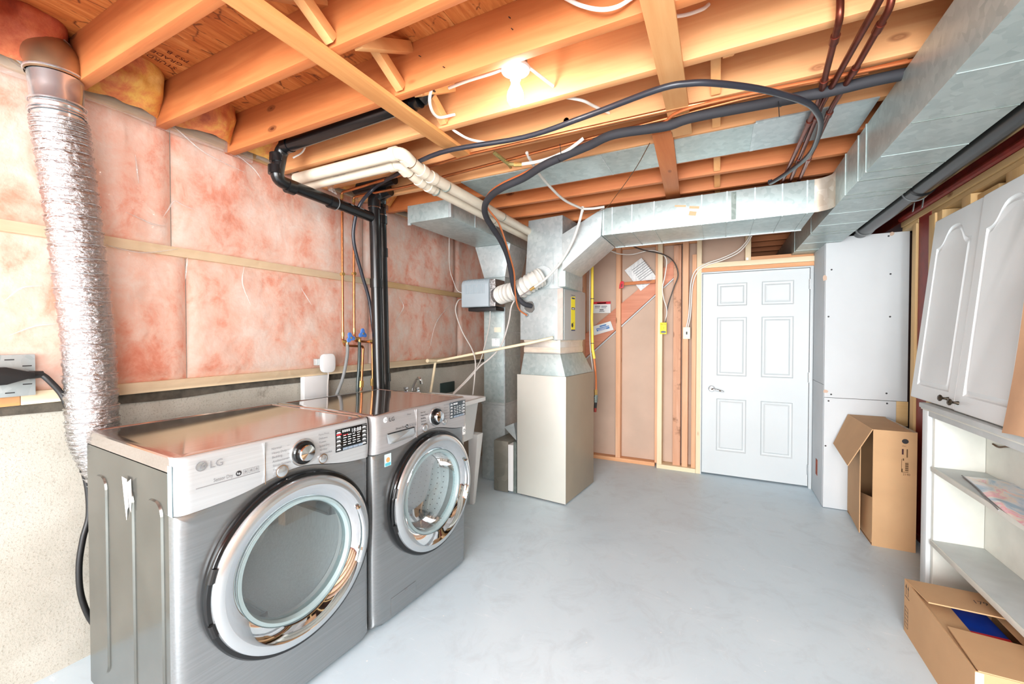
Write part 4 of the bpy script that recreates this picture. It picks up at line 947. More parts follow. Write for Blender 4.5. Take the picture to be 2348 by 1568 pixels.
line('washer_hose', [(-2.220,1.973,1.324), (-2.210,1.967,1.274), (-2.200,1.943,1.189), (-2.200,1.914,1.091), (-2.200,1.869,0.997), (-2.200,1.844,0.916)], .0105, RUBBER, 'grey rubber washer hose hanging from the lower blue valve', 'hose')
line('washer_hose', [(-2.220,2.078,1.340), (-2.210,2.068,1.271), (-2.200,2.054,1.167), (-2.200,2.042,1.049), (-2.200,2.036,0.886)], .0105, plain('dark_green_hose', (42, 58, 56), .4), 'dark green washer hose hanging from the upper blue valve', 'hose')
def redpipe(label, pts, couplings, x):
    t = thing('tarnished_pipe', Vector(pts[-1]), label, 'pipe', 'tarnished copper pipes under the joists')
    P = [Vector(p) for p in pts]; G().tube(fillet(P, .03, 5), .0105, 12).build('pipe', COPD, t)
    for f in couplings:
        y = f; a = [p for p in P]
        for i in range(len(P)-1):
            if (P[i].y-y)*(P[i+1].y-y) <= 0 and P[i].y != P[i+1].y:
                s_ = (y-P[i].y)/(P[i+1].y-P[i].y); c = P[i]+(P[i+1]-P[i])*s_; clampring(c, P[i+1]-P[i], .0135, COPD, t, .018, 'coupling'); break
redpipe('tarnished copper pipe with an upturned elbow, leftmost of the three by the duct', [(.316, 1.56, 2.52), (.316, 1.56, 2.33), (.33, 1.76, 2.325), (.352, 2.05, 2.325), (.34, 2.93, 2.325), (.335, 3.3, 2.325)], (1.66, 1.92, 2.25), 0)
redpipe('plain tarnished copper pipe, middle of the three by the duct', [(.40, .2, 2.325), (.397, 1.53, 2.325), (.368, 2.1, 2.325), (.38, 2.98, 2.325), (.38, 3.3, 2.325)], (2.22, 2.7), 0)
redpipe('tarnished copper pipe nearest the main duct, rightmost of the three', [(.44, 1.55, 2.52), (.436, 1.57, 2.33), (.425, 1.85, 2.325), (.41, 2.13, 2.325), (.427, 3.0, 2.325), (.43, 3.3, 2.325)], (1.66, 1.88, 2.2, 2.72), 0)
# insulated line set and its bare partner
il_ = thing('insulated_line', (-1.418,3.180,1.628), 'thick grey foam-insulated line looping from the joists down into the coil box', 'pipe')
G().tube(smoothpath([(1.0, 2.02, 2.322), (.56, 1.98, 2.322), (.33, 1.985, 2.32), (-.09, 1.955, 2.318), (-.22, 1.97, 2.312), (-0.438,1.927,2.305), (-0.573,1.975,2.300), (-0.736,2.029,2.295), (-0.849,2.061,2.285), (-0.994,2.130,2.268), (-1.143,2.170,2.253), (-1.268,2.240,2.242), (-1.364,2.330,2.221), (-1.422,2.440,2.189), (-1.446,2.580,2.142), (-1.458,2.720,2.085), (-1.471,2.850,2.002), (-1.496,2.960,1.905), (-1.517,3.050,1.787), (-1.506,3.100,1.705), (-1.460,3.130,1.644), (-1.415,3.190,1.625)], 6), .0205, 16).build('foam_sleeve', INSUL, il_)
for p, d in (((-0.736,2.029,2.295), (-.7, .6, -.1)), ((0.214,1.984,2.321), (1, 0, 0))): clampring(p, d, .0215, BLACKP, il_, .003, 'cable_tie')
G().board((-0.724,1.996,2.300), (-0.692,1.895,2.300), .003, .002, (1, 0, 0)).build('cable_tie', BLACKP, il_)
G().board(Vector((0.201,1.936,2.300)), Vector((0.212,2.008,2.270)), .003, .002, (1, 0, 0)).build('cable_tie', BLACKP, il_)
line('bare_copper_line', [(1.0, 1.96, 2.34), (.5, 1.93, 2.34), (-.1, 1.90, 2.335), (-0.273,1.995,2.330), (-0.603,2.000,2.325), (-0.740,2.039,2.320), (-0.989,2.120,2.291), (-1.146,2.160,2.273), (-1.262,2.230,2.267), (-1.349,2.310,2.244), (-1.379,2.400,2.217), (-1.373,2.530,2.158), (-1.411,2.700,2.076), (-1.441,2.830,1.996), (-1.460,2.950,1.877), (-1.501,3.050,1.740), (-1.503,3.120,1.605), (-1.454,3.180,1.548)], .0065, ORANGE, 'thin bright copper line following the foam-insulated line to the coil box', 'pipe')
line('looped_hose', [(.27, 2.98, 2.33), (0.279,2.971,2.310), (0.367,2.725,2.300), (0.402,2.497,2.290), (0.385,2.215,2.285), (0.343,2.051,2.280), (0.282,1.937,2.280), (0.140,1.784,2.280), (-0.006,1.669,2.280), (-0.101,1.628,2.285), (-0.215,1.621,2.288), (-0.512,1.699,2.295), (-0.822,1.756,2.300), (-1.277,1.733,2.310), (-1.722,1.888,2.325), (-2.020,2.038,2.354), (-2.100,1.980,2.235), (-2.160,1.983,2.110), (-2.180,2.000,1.986), (-2.190,2.076,1.794), (-2.190,2.142,1.620), (-2.190,2.177,1.407)], .0115, HOSE, 'dark flexible hose looping under the joists and down beside the drain stack', 'hose', n=12)

# ------------------------------------------------------------------ light fixture and cables
li = thing('lamp_fixture', (-.722, 1.47, 2.43), 'bare glowing bulb in a white porcelain holder under the joists', 'lamp')
L0 = Vector((-.722, 1.47, 2.425))
G().lathe([(.048, .002), (.050, .055), (.0, .056)], L0, (0, 0, 1), 8).build('octagon_box', GALVD, li, smooth=0)
G().lathe([(.0, .004), (.056, .003), (.058, -.003), (.055, -.010), (.034, -.016), (.024, -.024), (.021, -.045), (.0, -.045)], L0, (0, 0, 1), 36).build('lamp_holder', WPLAST, li)
G().lathe([(.016, -.044), (.018, -.058), (.0165, -.066)], L0, (0, 0, 1), 20).build('bulb_neck', WPLAST, li)
G().lathe([(.0165, -.062), (.022, -.075), (.030, -.092), (.033, -.108), (.031, -.124), (.022, -.138), (.010, -.1445), (.0005, -.146)], L0, (0, 0, 1), 28).build('bulb', GLOW, li)
for a in (35, 215): G().lathe([(.0, .002), (.005, .0015), (.005, 0)], L0+Vector((.042*math.cos(R(a)), .042*math.sin(R(a)), -.0125)), (0, 0, -1), 10).build('screw', SATIN, li)
def cable(pts, label, mat=None, r=.0062, sub=7): return line('cable', pts, r, mat or CABW, label, 'cable', sub=sub)
cable([(-1.06, 1.50, 2.455), (-.95, 1.49, 2.452), (-.83, 1.475, 2.44), (-.765, 1.47, 2.44)], 'white cable entering the lamp holder box from the dryer side')
cable([(-.68, 1.49, 2.435), (-.64, 1.55, 2.41), (-.615, 1.605, 2.40)], 'short white cable leaving the lamp holder into the joist behind')
cable([(-.68, 1.45, 2.455), (-.62, 1.40, 2.475), (-.52, 1.37, 2.50), (-.42, 1.355, 2.53)], 'upper white cable of two rising from the lamp box to the subfloor')
cable([(-.675, 1.455, 2.445), (-.60, 1.42, 2.455), (-.55, 1.40, 2.475), (-.52, 1.39, 2.50)], 'lower white cable of two rising from the lamp box to the subfloor')
cable([(-1.02, 1.35, 2.42), (-1.092,1.408,2.360), (-1.150,1.539,2.370), (-1.10, 1.605, 2.40)], 'white cable sagging between joists beside the black pipe fitting')
cable([(-1.167,1.655,2.383), (-1.140,1.689,2.360), (-1.125,1.783,2.365), (-1.07, 1.91, 2.385)], 'white cable bridging two joists left of the lamp')
cable([(-0.593,1.655,2.377), (-0.527,1.714,2.375), (-0.499,1.797,2.385), (-.46, 1.912, 2.40)], 'white cable bridging two joists right of the lamp')
cable([(-0.467,1.300,2.488), (-0.401,1.280,2.423), (-0.336,1.270,2.380), (-0.285,1.280,2.377), (-0.237,1.300,2.405)], 'white cable hanging in a loop at the top edge of the photo')
cable([(-0.339,1.600,2.584), (-0.271,1.550,2.538), (-0.216,1.560,2.518), (-0.129,1.560,2.488), (-0.064,1.580,2.500), (-0.041,1.600,2.524)], 'white cable passing behind the pale cross board at the top')
cable([(-2.100,1.505,2.354), (-2.080,1.544,2.394), (-2.060,1.551,2.428), (-2.060,1.560,2.473)], 'thin white cable end dangling by the yellow insulation', r=.0045)
# white plastic water tube
wt = thing('white_tube', (-.9, 2.9, 2.28), 'white plastic tube sagging from the joists to a brass fitting by the humidifier duct', 'hose')
G().tube(smoothpath([(-0.917,2.003,2.345), (-0.931,2.092,2.335), (-0.950,2.314,2.315), (-0.955,2.687,2.305), (-0.895,2.930,2.298)], 8), .0085, 10).build('tube', WHOSE, wt)
G().tube(smoothpath([(-0.895,2.930,2.298), (-0.826,2.960,2.300), (-0.748,2.980,2.307)], 6), .0085, 10).build('tube', WHOSE, wt)
G().tube(smoothpath([(-0.895,2.930,2.298), (-0.924,2.940,2.206), (-0.983,2.960,2.073), (-1.090,3.000,1.935), (-1.220,3.030,1.827), (-1.322,3.040,1.765)], 8), .0095, 10).build('tube', WHOSE, wt)
e_ = Vector((-1.322,3.040,1.765)); G().tube([e_, Vector((-1.360,3.040,1.743))], .013, 10).build('brass_nut', BRASS, wt); G().tube([Vector((-1.360,3.040,1.743)), Vector((-1.458,3.050,1.695))], .006, 8).build('steel_stem', SATIN, wt)
G().tube([Vector((-0.895,2.930,2.314)), Vector((-0.898,2.930,2.276))], .011, 10).build('tee', WHOSE, wt)
w2 = thing('white_supply_tube', (-0.984,2.104,2.330), 'white tube running from a brass shutoff valve towards the pale cross board', 'hose')
G().tube(smoothpath([(-0.978,2.046,2.310), (-0.884,2.055,2.310), (-0.791,2.041,2.310), (-0.693,1.998,2.310), (-0.626,1.966,2.320), (-0.596,1.962,2.335)], 8), .0085, 10).build('tube', WHOSE, w2)
G().tube([(-0.969,2.050,2.310), (-1.008,2.031,2.310)], .013, 10).build('brass_nut', BRASS, w2)
G().tube(fillet([(-1.003,2.033,2.310), (-1.036,2.024,2.315), (-1.060,1.906,2.335)], .02, 5), .010, 10).build('valve_body', plain('corroded_brass', (150, 136, 84), .5, .5, .2, 40), w2)
G().board((-1.038,1.986,2.320), (-1.042,2.066,2.310), .012, .008, (1, 0, 0)).build('valve_lever', BRASS, w2)
line('thin_wire', [(-0.316,2.158,2.335), (-0.434,2.405,2.310), (-0.662,2.930,2.348), (-0.743,2.950,2.280), (-0.897,2.980,2.276)], .0022, INKB, 'thin dark wire slanting down from the joist panning to the trunk elbow', 'wire')
line('thermostat_wire', [(-2.200,3.115,2.266), (-2.250,3.185,2.064), (-2.280,3.248,1.973), (-2.260,3.255,1.911), (-2.200,3.239,1.803), (-2.156,3.260,1.775)], .0035, CABG, 'thin wire dropping from the return duct to the humidifier', 'wire')
line('grey_cable', [(-2.159,3.280,1.723), (-2.164,3.200,1.697), (-2.155,3.150,1.594), (-2.051,3.100,1.414), (-1.919,3.050,1.261), (-1.865,3.020,1.151), (-1.862,3.000,1.003), (-1.879,3.000,0.872)], .0055, CABG, 'pale cable looping from the humidifier side down towards the tub', 'cable')
line('grey_cable', [(-1.878,3.300,1.606), (-1.876,3.280,1.474), (-1.875,3.200,1.296), (-1.879,3.100,1.127), (-1.941,3.000,1.000), (-2.007,2.900,0.895)], .005, CABG, 'grey cable falling straight from under the humidifier to the tub', 'cable')
line('drain_tube', [(-1.579,3.200,1.683), (-1.613,3.200,1.620), (-1.638,3.200,1.488), (-1.697,3.180,1.299), (-1.772,3.120,1.186), (-1.840,3.050,1.112), (-1.900,2.950,0.999), (-1.982,2.850,0.885)], .007, CABG, 'clear grey drain tube curving from the white flexible duct to the tub', 'hose')
cpd = thing('condensate_pipe', (-1.739,3.100,1.262), 'long cream condensate pipe sloping from the coil box to the wall', 'pipe')
G().tube([(-1.207,3.150,1.361), (-1.390,3.100,1.318), (-2.300,3.054,1.144)], .0115, 12).build('pipe', PVCY, cpd)
G().tube([(-2.300,3.041,1.153), (-2.300,2.958,0.839)], .0115, 12).build('downpipe', PVCY, cpd)
G().tube([(-2.300,2.922,1.155), (-2.300,3.100,1.142)], .017, 12).build('tee', PVCY, cpd)

# ------------------------------------------------------------------ laundry tub
tb = thing('laundry_tub', (-1.95, 2.66, 0), 'white plastic laundry tub on legs, squeezed between the washer and furnace', 'laundry tub')
bx0, bx1, by0, by1, bz = -2.28, -1.70, 2.38, 2.94, .878
def rc(o, z, rr=.04):
    P = []
    for cx_, cy_, a0 in ((bx1-o-rr, by1-o-rr, 0), (bx0+o+rr, by1-o-rr, 90), (bx0+o+rr, by0+o+rr, 180), (bx1-o-rr, by0+o+rr, 270)):
        P += [(cx_+rr*math.cos(R(a0+k*18)), cy_+rr*math.sin(R(a0+k*18)), z) for k in range(6)]
    return P
G().ring([rc(.03, bz-.03), rc(0, bz-.03), rc(0, bz), rc(.035, bz), rc(.05, bz-.02), rc(.085, bz-.30)], True).ring([rc(.03, bz-.03), rc(.045, bz-.045), rc(.075, bz-.33)], True).build('basin', WPLAST, tb, smooth=40)
for x, y, sx, sy in ((bx1-.10, by1-.075, 1, 1), (bx1-.10, by0+.075, 1, -1), (bx0+.10, by1-.075, -1, 1), (bx0+.10, by0+.075, -1, -1)):
    G().hexa([(x-.018, y-.018, 0), (x+.018, y-.018, 0), (x+.018, y+.018, 0), (x-.018, y+.018, 0)], [(x-.045+.02*sx, y-.045+.02*sy, bz-.30), (x+.045+.02*sx, y-.045+.02*sy, bz-.30), (x+.045+.02*sx, y+.045+.02*sy, bz-.30), (x-.045+.02*sx, y+.045+.02*sy, bz-.30)]).build('leg', WPLAST, tb, bevel=.006)
fc = thing('faucet', (-2.25, 2.72, .878), 'chrome faucet on the back rim of the white tub', 'faucet')
f0 = Vector((-2.250,2.654,0.936)); 
G().box(f0+Vector((-.02, -.06, -.03)), f0+Vector((.02, .08, -.01))).build('faucet_base', CHROME, fc, bevel=.006)
G().tube(smoothpath([f0+Vector((0, 0, -.02)), Vector((-2.220,2.651,0.984)), Vector((-2.180,2.641,1.030)), Vector((-2.130,2.612,1.035)), Vector((-2.120,2.616,0.993))], 6), .011, 12).build('spout', CHROME, fc)
for p in ((-2.250,2.585,0.944), (-2.250,2.725,0.927)): G().lathe([(.012, -.02), (.012, .0), (.022, .006), (.02, .02), (.0, .022)], p, (0, 0, 1), 8).build('tap_handle', CHROME, fc)
one(G().box((-2.405,3.262,0.914), (-2.418,3.493,0.809)), 'dark_patch', plain('dark_green_plate', (48, 66, 64), .6), 'small dark green plate on the concrete wall above the tub', 'plate', bevel=.002)
# white plug-in device and white box by the stack
dv = thing('plug_in_alarm', (-2.330,1.894,1.197), 'white rounded plug-in device over the washer, beside the valves', 'alarm')
c = Vector((-2.335,1.901,1.196)); 
G().prism([c+Vector((0, .052*math.copysign(abs(math.cos(R(a)))**.6, math.cos(R(a))), .063*math.copysign(abs(math.sin(R(a)))**.6, math.sin(R(a))))) for a in range(0, 360, 10)], (.030, 0, 0)).build('white_body', WPLAST, dv, bevel=.006)
G().box(c+Vector((-.035, -.07, -.012)), c+Vector((-.001, -.02, .03))).build('metal_box', GALVW, dv, bevel=.003)
line('grey_cable', [c+Vector((-.01, -.05, .005)), c+Vector((.012, -.02, -.015)), c+Vector((.02, .0, -.07)), c+Vector((.012, .0, -.15)), c+Vector((.01, 0, -.24))], .004, CABG, 'thin grey cord from the white device down to the white box', 'cable')
one(G().box(Vector((-2.360,1.757,1.115)), Vector((-2.400,1.941,0.856))), 'utility_box', WPLAST, 'plain white box on the concrete wall behind the washer', 'box', bevel=.004)

# ------------------------------------------------------------------ back wall things
gp = thing('gas_line', (-1.070,3.850,1.250), 'yellow-sleeved gas tube dropping beside the furnace to a valve', 'gas pipe')
G().tube([(-1.083,3.860,2.086), (-1.082,3.860,1.706), (-1.083,3.850,1.540), (-1.074,3.850,1.250), (-1.057,3.850,1.159)], .013, 12).build('yellow_sleeve', YPIPE, gp)
G().tube(smoothpath([(-1.061,3.850,1.176), (-1.043,3.850,1.003), (-1.039,3.850,0.866)], 5), .009, 10).build('copper_tube', ORANGE, gp)
G().tube(smoothpath([(-1.107,3.870,2.081), (-1.110,3.870,1.666), (-1.102,3.860,1.291), (-1.073,3.850,1.043), (-1.074,3.840,0.836)], 5), .006, 8).build('grey_conduit', CABG, gp)
for p in ((-1.082,3.860,1.727), (-1.078,3.850,1.304)): clampring(p, (0, 0, 1), .017, INK, gp, .003, 'cable_tie')
for p, q, r_, m in (((-1.043,3.850,0.866), (-1.043,3.850,0.812), .016, BRASS), ((-1.039,3.850,0.817), (-1.043,3.850,0.746), .018, GALVD), ((-1.043,3.850,0.746), (-1.047,3.850,0.692), .014, BLACKP), ((-1.047,3.850,0.692), (-1.051,3.850,0.654), .015, REDS), ((-1.138,3.800,0.800), (-1.043,3.850,0.792), .009, GALVD)):
    G().tube([p, q], r_, 10).build('valve_piece', m, gp)
G().tube([(-1.062,3.790,0.220), (-1.070,3.790,0.021)], .008, 8).build('black_conduit', BLACKP, gp)
pp_ = thing('instruction_sheet', (-0.753,4.580,2.026), 'tilted printed white sheet pinned behind a thin wooden strip', 'paper')
G().prism([(-0.750,4.585,2.208), (-0.928,4.585,2.086), (-0.757,4.585,1.855), (-0.589,4.585,1.984)], (0, .002, 0)).build('sheet', PRINT, pp_, smooth=0)
for k in range(7):
    a, b = Vector((-0.858,4.583,2.090)), Vector((-0.718,4.583,2.187)); o = Vector((-0.744,4.583,1.942))-Vector((-0.867,4.583,2.105))
    G().board(a+o*(.06+.12*k), b+o*(.06+.12*k), .006, .0006, (.6, 0, -.8)).build('print_line', INKG, pp_, smooth=0)
hs = thing('wood_strip', (-0.748,4.500,1.924), 'thin wooden strip nailed across two back wall studs', 'strip')
G().prism([(-0.916,4.505,1.948), (-0.600,4.505,1.957), (-0.600,4.505,1.923), (-0.916,4.505,1.915)], (0, .012, 0)).build('strip', JW[0], hs, bevel=.001)
tg_ = thing('red_tag', (-0.943,4.500,1.912), 'small red plastic tag hung on the thin wooden strip', 'tag')
G().prism([(-0.947,4.498,1.958), (-0.915,4.498,1.956), (-0.919,4.498,1.887), (-0.965,4.498,1.880), (-0.961,4.498,1.922)], (0, -.012, 0)).build('red_body', REDP, tg_, bevel=.002)
G().prism([(-0.944,4.485,1.929), (-0.926,4.485,1.928), (-0.930,4.485,1.895), (-0.949,4.485,1.896)], (0, -.001, 0)).build('dark_slot', plain('dark_red', (130, 16, 26), .5), tg_, smooth=0)
rn = thing('warning_card', (-1.180,4.600,1.691), 'white card with a red heading pinned to the back wall board', 'card')
G().prism([(-1.285,4.600,1.758), (-1.082,4.600,1.756), (-1.082,4.600,1.628), (-1.284,4.600,1.630)], (0, .002, 0)).build('card', PAPER, rn, smooth=0)
G().prism([(-1.284,4.599,1.758), (-1.082,4.599,1.756), (-1.082,4.599,1.727), (-1.284,4.599,1.731)], (0, .0005, 0)).build('red_heading', REDP, rn, smooth=0)
for p, q, m in (((-1.234,4.599,1.746), (-1.131,4.599,1.734), PAPER), ((-1.259,4.599,1.711), (-1.199,4.599,1.702), INKG), ((-1.185,4.599,1.708), (-1.121,4.599,1.700), INKG), ((-1.259,4.599,1.693), (-1.204,4.599,1.687), INKG), ((-1.184,4.599,1.691), (-1.130,4.599,1.685), INKG), ((-1.204,4.599,1.670), (-1.160,4.599,1.661), INK), ((-1.209,4.599,1.653), (-1.150,4.599,1.645), INKG)):
    G().box(p, Vector(q)+Vector((0, .0004, 0))).build('print_line', m, rn, smooth=0)
bc = thing('service_card', (-1.164,4.580,1.471), 'tilted white card with a blue print band, under the red-headed card', 'card')
G().prism([(-1.288,4.580,1.477), (-1.077,4.580,1.537), (-1.043,4.580,1.441), (-1.263,4.580,1.378)], (0, .002, 0)).build('card', PAPER, bc, smooth=0)
G().prism([(-1.238,4.579,1.454), (-1.096,4.579,1.489), (-1.086,4.579,1.458), (-1.228,4.579,1.422)], (0, .0006, 0)).build('blue_band', BLUEPR, bc, smooth=0)
G().board((-1.198,4.579,1.478), (-1.125,4.579,1.497), .014, .0006, (0, 0, 1)).build('print_line', BLUEPR, bc, smooth=0)
for a, b in (((-1.228,4.578,1.444), (-1.095,4.578,1.476)), ((-1.218,4.578,1.432), (-1.124,4.578,1.456))): G().board(a, b, .006, .0005, (0, 0, 1)).build('print_line', PAPER, bc, smooth=0)
ys_ = thing('furnace_switch', (-0.515,4.500,1.454), 'yellow emergency switch plate on the back wall stud', 'switch')
G().box(Vector((-0.548,4.500,1.511)), Vector((-0.484,4.530,1.392))).build('plate', YELL, ys_, bevel=.003)
c = Vector((-0.513,4.498,1.454)); G().box(c+Vector((-.005, -.012, -.012)), c+Vector((.005, .002, .012))).build('toggle', YELL, ys_, bevel=.002)
text('GAS OFF', .0135, Vector((-0.541,4.499,1.488)), (1, 0, 0), (0, 0, 1), INK, ys_)
G().prism([Vector((-0.515,4.499,1.414))+Vector((.026*math.cos(R(a)), 0, .011*math.sin(R(a)))) for a in range(0, 360, 20)], (0, -.0006, 0)).build('oval_mark', NAVY, ys_, smooth=0)
text('FURNACE', .0075, Vector((-0.532,4.498,1.410)), (1, 0, 0), (0, 0, 1), WINK, ys_)
ls = thing('light_switch', (-0.296,4.500,1.405), 'ivory light switch plate beside the white door', 'switch')
G().box(Vector((-0.328,4.500,1.462)), Vector((-0.261,4.535,1.343))).build('plate', IVORY, ls, bevel=.003)
c = Vector((-0.293,4.499,1.402)); G().box(c+Vector((-.006, -.003, -.014)), c+Vector((.006, .002, .014))).build('switch_slot', INK, ls, smooth=0)
G().box(c+Vector((-.004, -.012, -.001)), c+Vector((.004, 0, .009))).build('toggle', INK, ls, bevel=.002)
cable([(-1.037,4.400,2.275), (-0.950,4.420,2.239), (-0.819,4.440,2.226), (-0.647,4.460,2.255), (-0.542,4.470,2.220), (-0.486,4.470,2.145), (-0.499,4.480,1.997), (-0.526,4.500,1.867), (-0.513,4.500,1.754), (-0.483,4.500,1.642), (-0.496,4.510,1.517)], 'white cable draped across the back studs to the yellow switch', CABW, .0055)
cable([(-0.834,4.400,2.315), (-0.707,4.430,2.259), (-0.519,4.460,2.203), (-0.416,4.470,2.122), (-0.375,4.480,1.989), (-0.416,4.490,1.860), (-0.470,4.500,1.686), (-0.496,4.510,1.508)], 'black cable draped across the back studs to the yellow switch', plain('dark_cable', (64, 58, 52), .4), .006)
cable([(0.255,4.420,2.317), (0.215,4.450,2.251), (0.144,4.460,2.178), (0.016,4.470,2.121), (-0.117,4.480,2.082), (-0.215,4.490,2.022), (-0.258,4.500,1.897), (-0.269,4.500,1.679), (-0.280,4.500,1.549), (-0.301,4.510,1.453)], 'left white cable of the pair running to the ivory switch', CABW, .0055)
cable([(0.262,4.420,2.301), (0.225,4.450,2.238), (0.155,4.460,2.161), (0.023,4.470,2.103), (-0.109,4.480,2.065), (-0.199,4.490,2.004), (-0.242,4.500,1.874), (-0.253,4.500,1.679), (-0.264,4.500,1.549), (-0.284,4.510,1.453)], 'right white cable of the pair running to the ivory switch', CABW, .0055)

# ------------------------------------------------------------------ right side: cabinet, doors, cartons
cu_ = thing('shelf_cabinet', (.99, 1.9, 0), 'old white open shelf cabinet standing along the right wall', 'cabinet')
ux0, ux1, uy0, uy1, uz = .974, 1.192, 1.0, 2.955, 1.021
G().box((ux1-.012, uy0, .06), (ux1, uy1-.005, uz-.01)).build('back_panel', OLDW, cu_)
G().box((ux0+.018, uy1-.094, 0), (ux1-.013, uy1-.066, uz-.03)).build('end_panel', OLDW, cu_, bevel=.002)
G().box((ux0+.02, uy0, 0), (ux1-.013, uy0+.02, uz-.03)).build('end_panel', OLDW, cu_, bevel=.002)
G().box((ux0, uy1-.064, 0), (ux0+.02, uy1, uz-.026)).build('face_stile', WOODGR, cu_, bevel=.003)
G().box((ux0+.021, uy1-.03, 0), (ux1-.013, uy1, uz-.03)).build('outer_side', WOODGR, cu_, bevel=.002)
G().box((ux0+.002, uy0, uz-.062), (ux0+.020, uy1-.065, uz-.026)).build('top_rail', SHELFG, cu_, bevel=.002)
G().box((ux0-.012, uy0, uz-.025), (ux1, uy1+.01, uz)).build('cabinet_top', SHELFG, cu_, bevel=.005)
G().box((ux0-.006, uy0, uz-.034), (ux0+.012, uy1+.004, uz-.0255)).build('moulding', OLDW, cu_, bevel=.003)
for z in (.682, .304):
    sh = G().box((ux0+.012, uy0+.021, z), (ux1-.013, uy1-.095, z+.022)).build('shelf', SHELFG, cu_, bevel=.003)
    G().box((ux0+.004, uy0+.021, z-.002), (ux0+.0118, uy1-.093, z+.023)).build('shelf_nosing', OLDW, sh, bevel=.003)
ba = thing('poster_bag', (1.062,2.448,0.705), 'crumpled clear bag of pink and blue prints on the upper shelf', 'bag')
c4 = [Vector(p) for p in ((1.042,2.721,0.706), (1.288,2.740,0.706), (0.959,2.035,0.706), (0.977,2.250,0.706))]
def bagf(a, b):
    p = c4[0]*(1-a)*(1-b)+c4[1]*a*(1-b)+c4[2]*a*b+c4[3]*(1-a)*b
    e = min(1, min(a, 1-a)*6)*min(1, min(b, 1-b)*6)
    return p+Vector((0, 0, .002+e*(.012+.012*noise.noise(p*18))))
mb = N('bag_prints'); nz = mb.noise(mb.co((7, 3, 4)), 1.6, 4, .6, 1)
mb.base(mb.ramp(nz, [(.34, srgb((150, 180, 206))), (.44, srgb((206, 212, 220))), (.52, srgb((236, 214, 196))), (.58, srgb((236, 168, 176))), (.68, srgb((226, 226, 226)))])); mb.set(.18)
G().grid(bagf, 22, 14).build('printed_sheet', mb.m, ba, smooth=60)
line('bag_edge', [(1.042,2.722,0.710), (1.017,2.532,0.710), (0.988,2.386,0.710), (0.961,2.240,0.710)], .0025, INKG, 'grey folded edge along the crumpled bag on the shelf', 'strip')
line('bent_wire', [(1.174,2.792,0.860), (1.174,2.747,0.856), (1.170,2.672,0.876), (1.170,2.568,0.893)], .004, INKB, 'dark bent wire lying against the cabinet back above the upper shelf', 'wire')
# two loose cabinet doors with arched panels
def cab_door(label, bl, tl, width, dirv):
    t = thing('cabinet_door', bl, label, 'cabinet door', 'loose white cabinet doors')
    bl, tl = Vector(bl), Vector(tl); up = (tl-bl); Hh = up.length; up.normalize(); s_ = Vector(dirv).normalized(); nn = up.cross(s_)
    if nn.x > 0: nn = -nn
    P = lambda s, t_, d: bl+s_*s+up*t_+nn*d
    fr = .066; arch_side = Hh-.165; arch_top = Hh-.070
    def inside(s, t_, o):
        if s < fr+o or s > width-fr-o or t_ < fr+.01+o: return False
        q_ = (s-fr)/(width-2*fr); top = arch_side+(arch_top-arch_side)*(1/(1+math.exp(-(min(q_, 1-q_)-.25)*22)) if 0 < q_ < 1 else 0)
        return t_ < top-o
    cs, ct = width/2, Hh*.5; angs = [2*math.pi*k/120 for k in range(120)]
    angs = sorted(angs+[math.atan2(b-ct, a-cs) % 6.28318 for a in (0, width) for b in (0, Hh)]+[math.atan2(b-ct, a-cs) % 6.28318 for a in (fr, width-fr) for b in (fr+.01, arch_side)])
    def march(fn):
        out = []
        for a in angs:
            lo, hi = .02, 1.5
            for _ in range(30):
                m_ = (lo+hi)/2
                if fn(cs+math.cos(a)*m_, ct+math.sin(a)*m_): lo = m_
                else: hi = m_
            out.append((cs+math.cos(a)*lo, ct+math.sin(a)*lo))
        return out
    rect = lambda o: march(lambda s, t_: o <= s <= width-o and o <= t_ <= Hh-o)
    L = lambda pts, d: [P(s, t_, d) for s, t_ in pts]
    ins = lambda o: march(lambda s, t_: inside(s, t_, o))
    G().ring([L(rect(0), -.018), L(rect(0), -.003), L(rect(.003), 0), L(ins(0), 0), L(ins(.003), -.005)]).ring([L(rect(0), -.018), L(rect(.2), -.018)], True).build('door_frame', WOODGR, t, smooth=30)
    pn_ = G().ring([L(ins(.003), -.005), L(ins(.006), -.0085), L(ins(.011), -.009), L(ins(.026), -.002), L(ins(.029), -.0005), L(ins(.031), -.001)], True).build('arched_panel', WOODGR, t, smooth=30)
    return t, P, nn
D1, P1_, n1_ = cab_door('white cabinet door with arched panel leaning on the cabinet, farther from the camera', (.9955, 3.182, 1.0265), (1.091, 3.182, 2.0235), .4895, (0, -1, 0))
D2, P2_, n2_ = cab_door('white cabinet door with arched panel leaning on the cabinet, half behind the kraft sheet', (.988, 2.6675, 1.0265), (1.0835, 2.684, 2.0235), .506, (-.02, -1, 0))
def knob(par, c, d):
    k_ = G().lathe([(.0, .001), (.009, .001), (.008, .006), (.0055, .012), (.0055, .020), (.009, .024), (.015, .028), (.016, .033), (.012, .037), (.009, .0365), (.006, .038), (.0, .0385)], c, d, 24); k_.build('knob', BRONZE, par)
knob(D1, P1_(.434, .044, 0), n1_); knob(D2, P2_(.0385, .040, 0), n2_)
ks_ = G()
def kf(a, b):
    p = Vector((0.945,2.137,1.581))*(1-b)+Vector((0.945,2.196,1.016))*b
    return p+Vector((.0+.03*(1-b)+.006*math.sin(a*9+b*3), -.44*a, .012*math.sin(a*5)))
kg = G(); kg.grid(kf, 12, 8); kg.grid(lambda a, b: kf(a, b)+Vector((.005, 0, 0)), 12, 8)
kg.grid(lambda a, b: kf(0, a)+Vector((.005*b, 0, 0)), 8, 1); kg.grid(lambda a, b: kf(a, 0)+Vector((.005*b, 0, 0)), 12, 1); kg.grid(lambda a, b: kf(a, 1)+Vector((.005*b, 0, 0)), 12, 1)
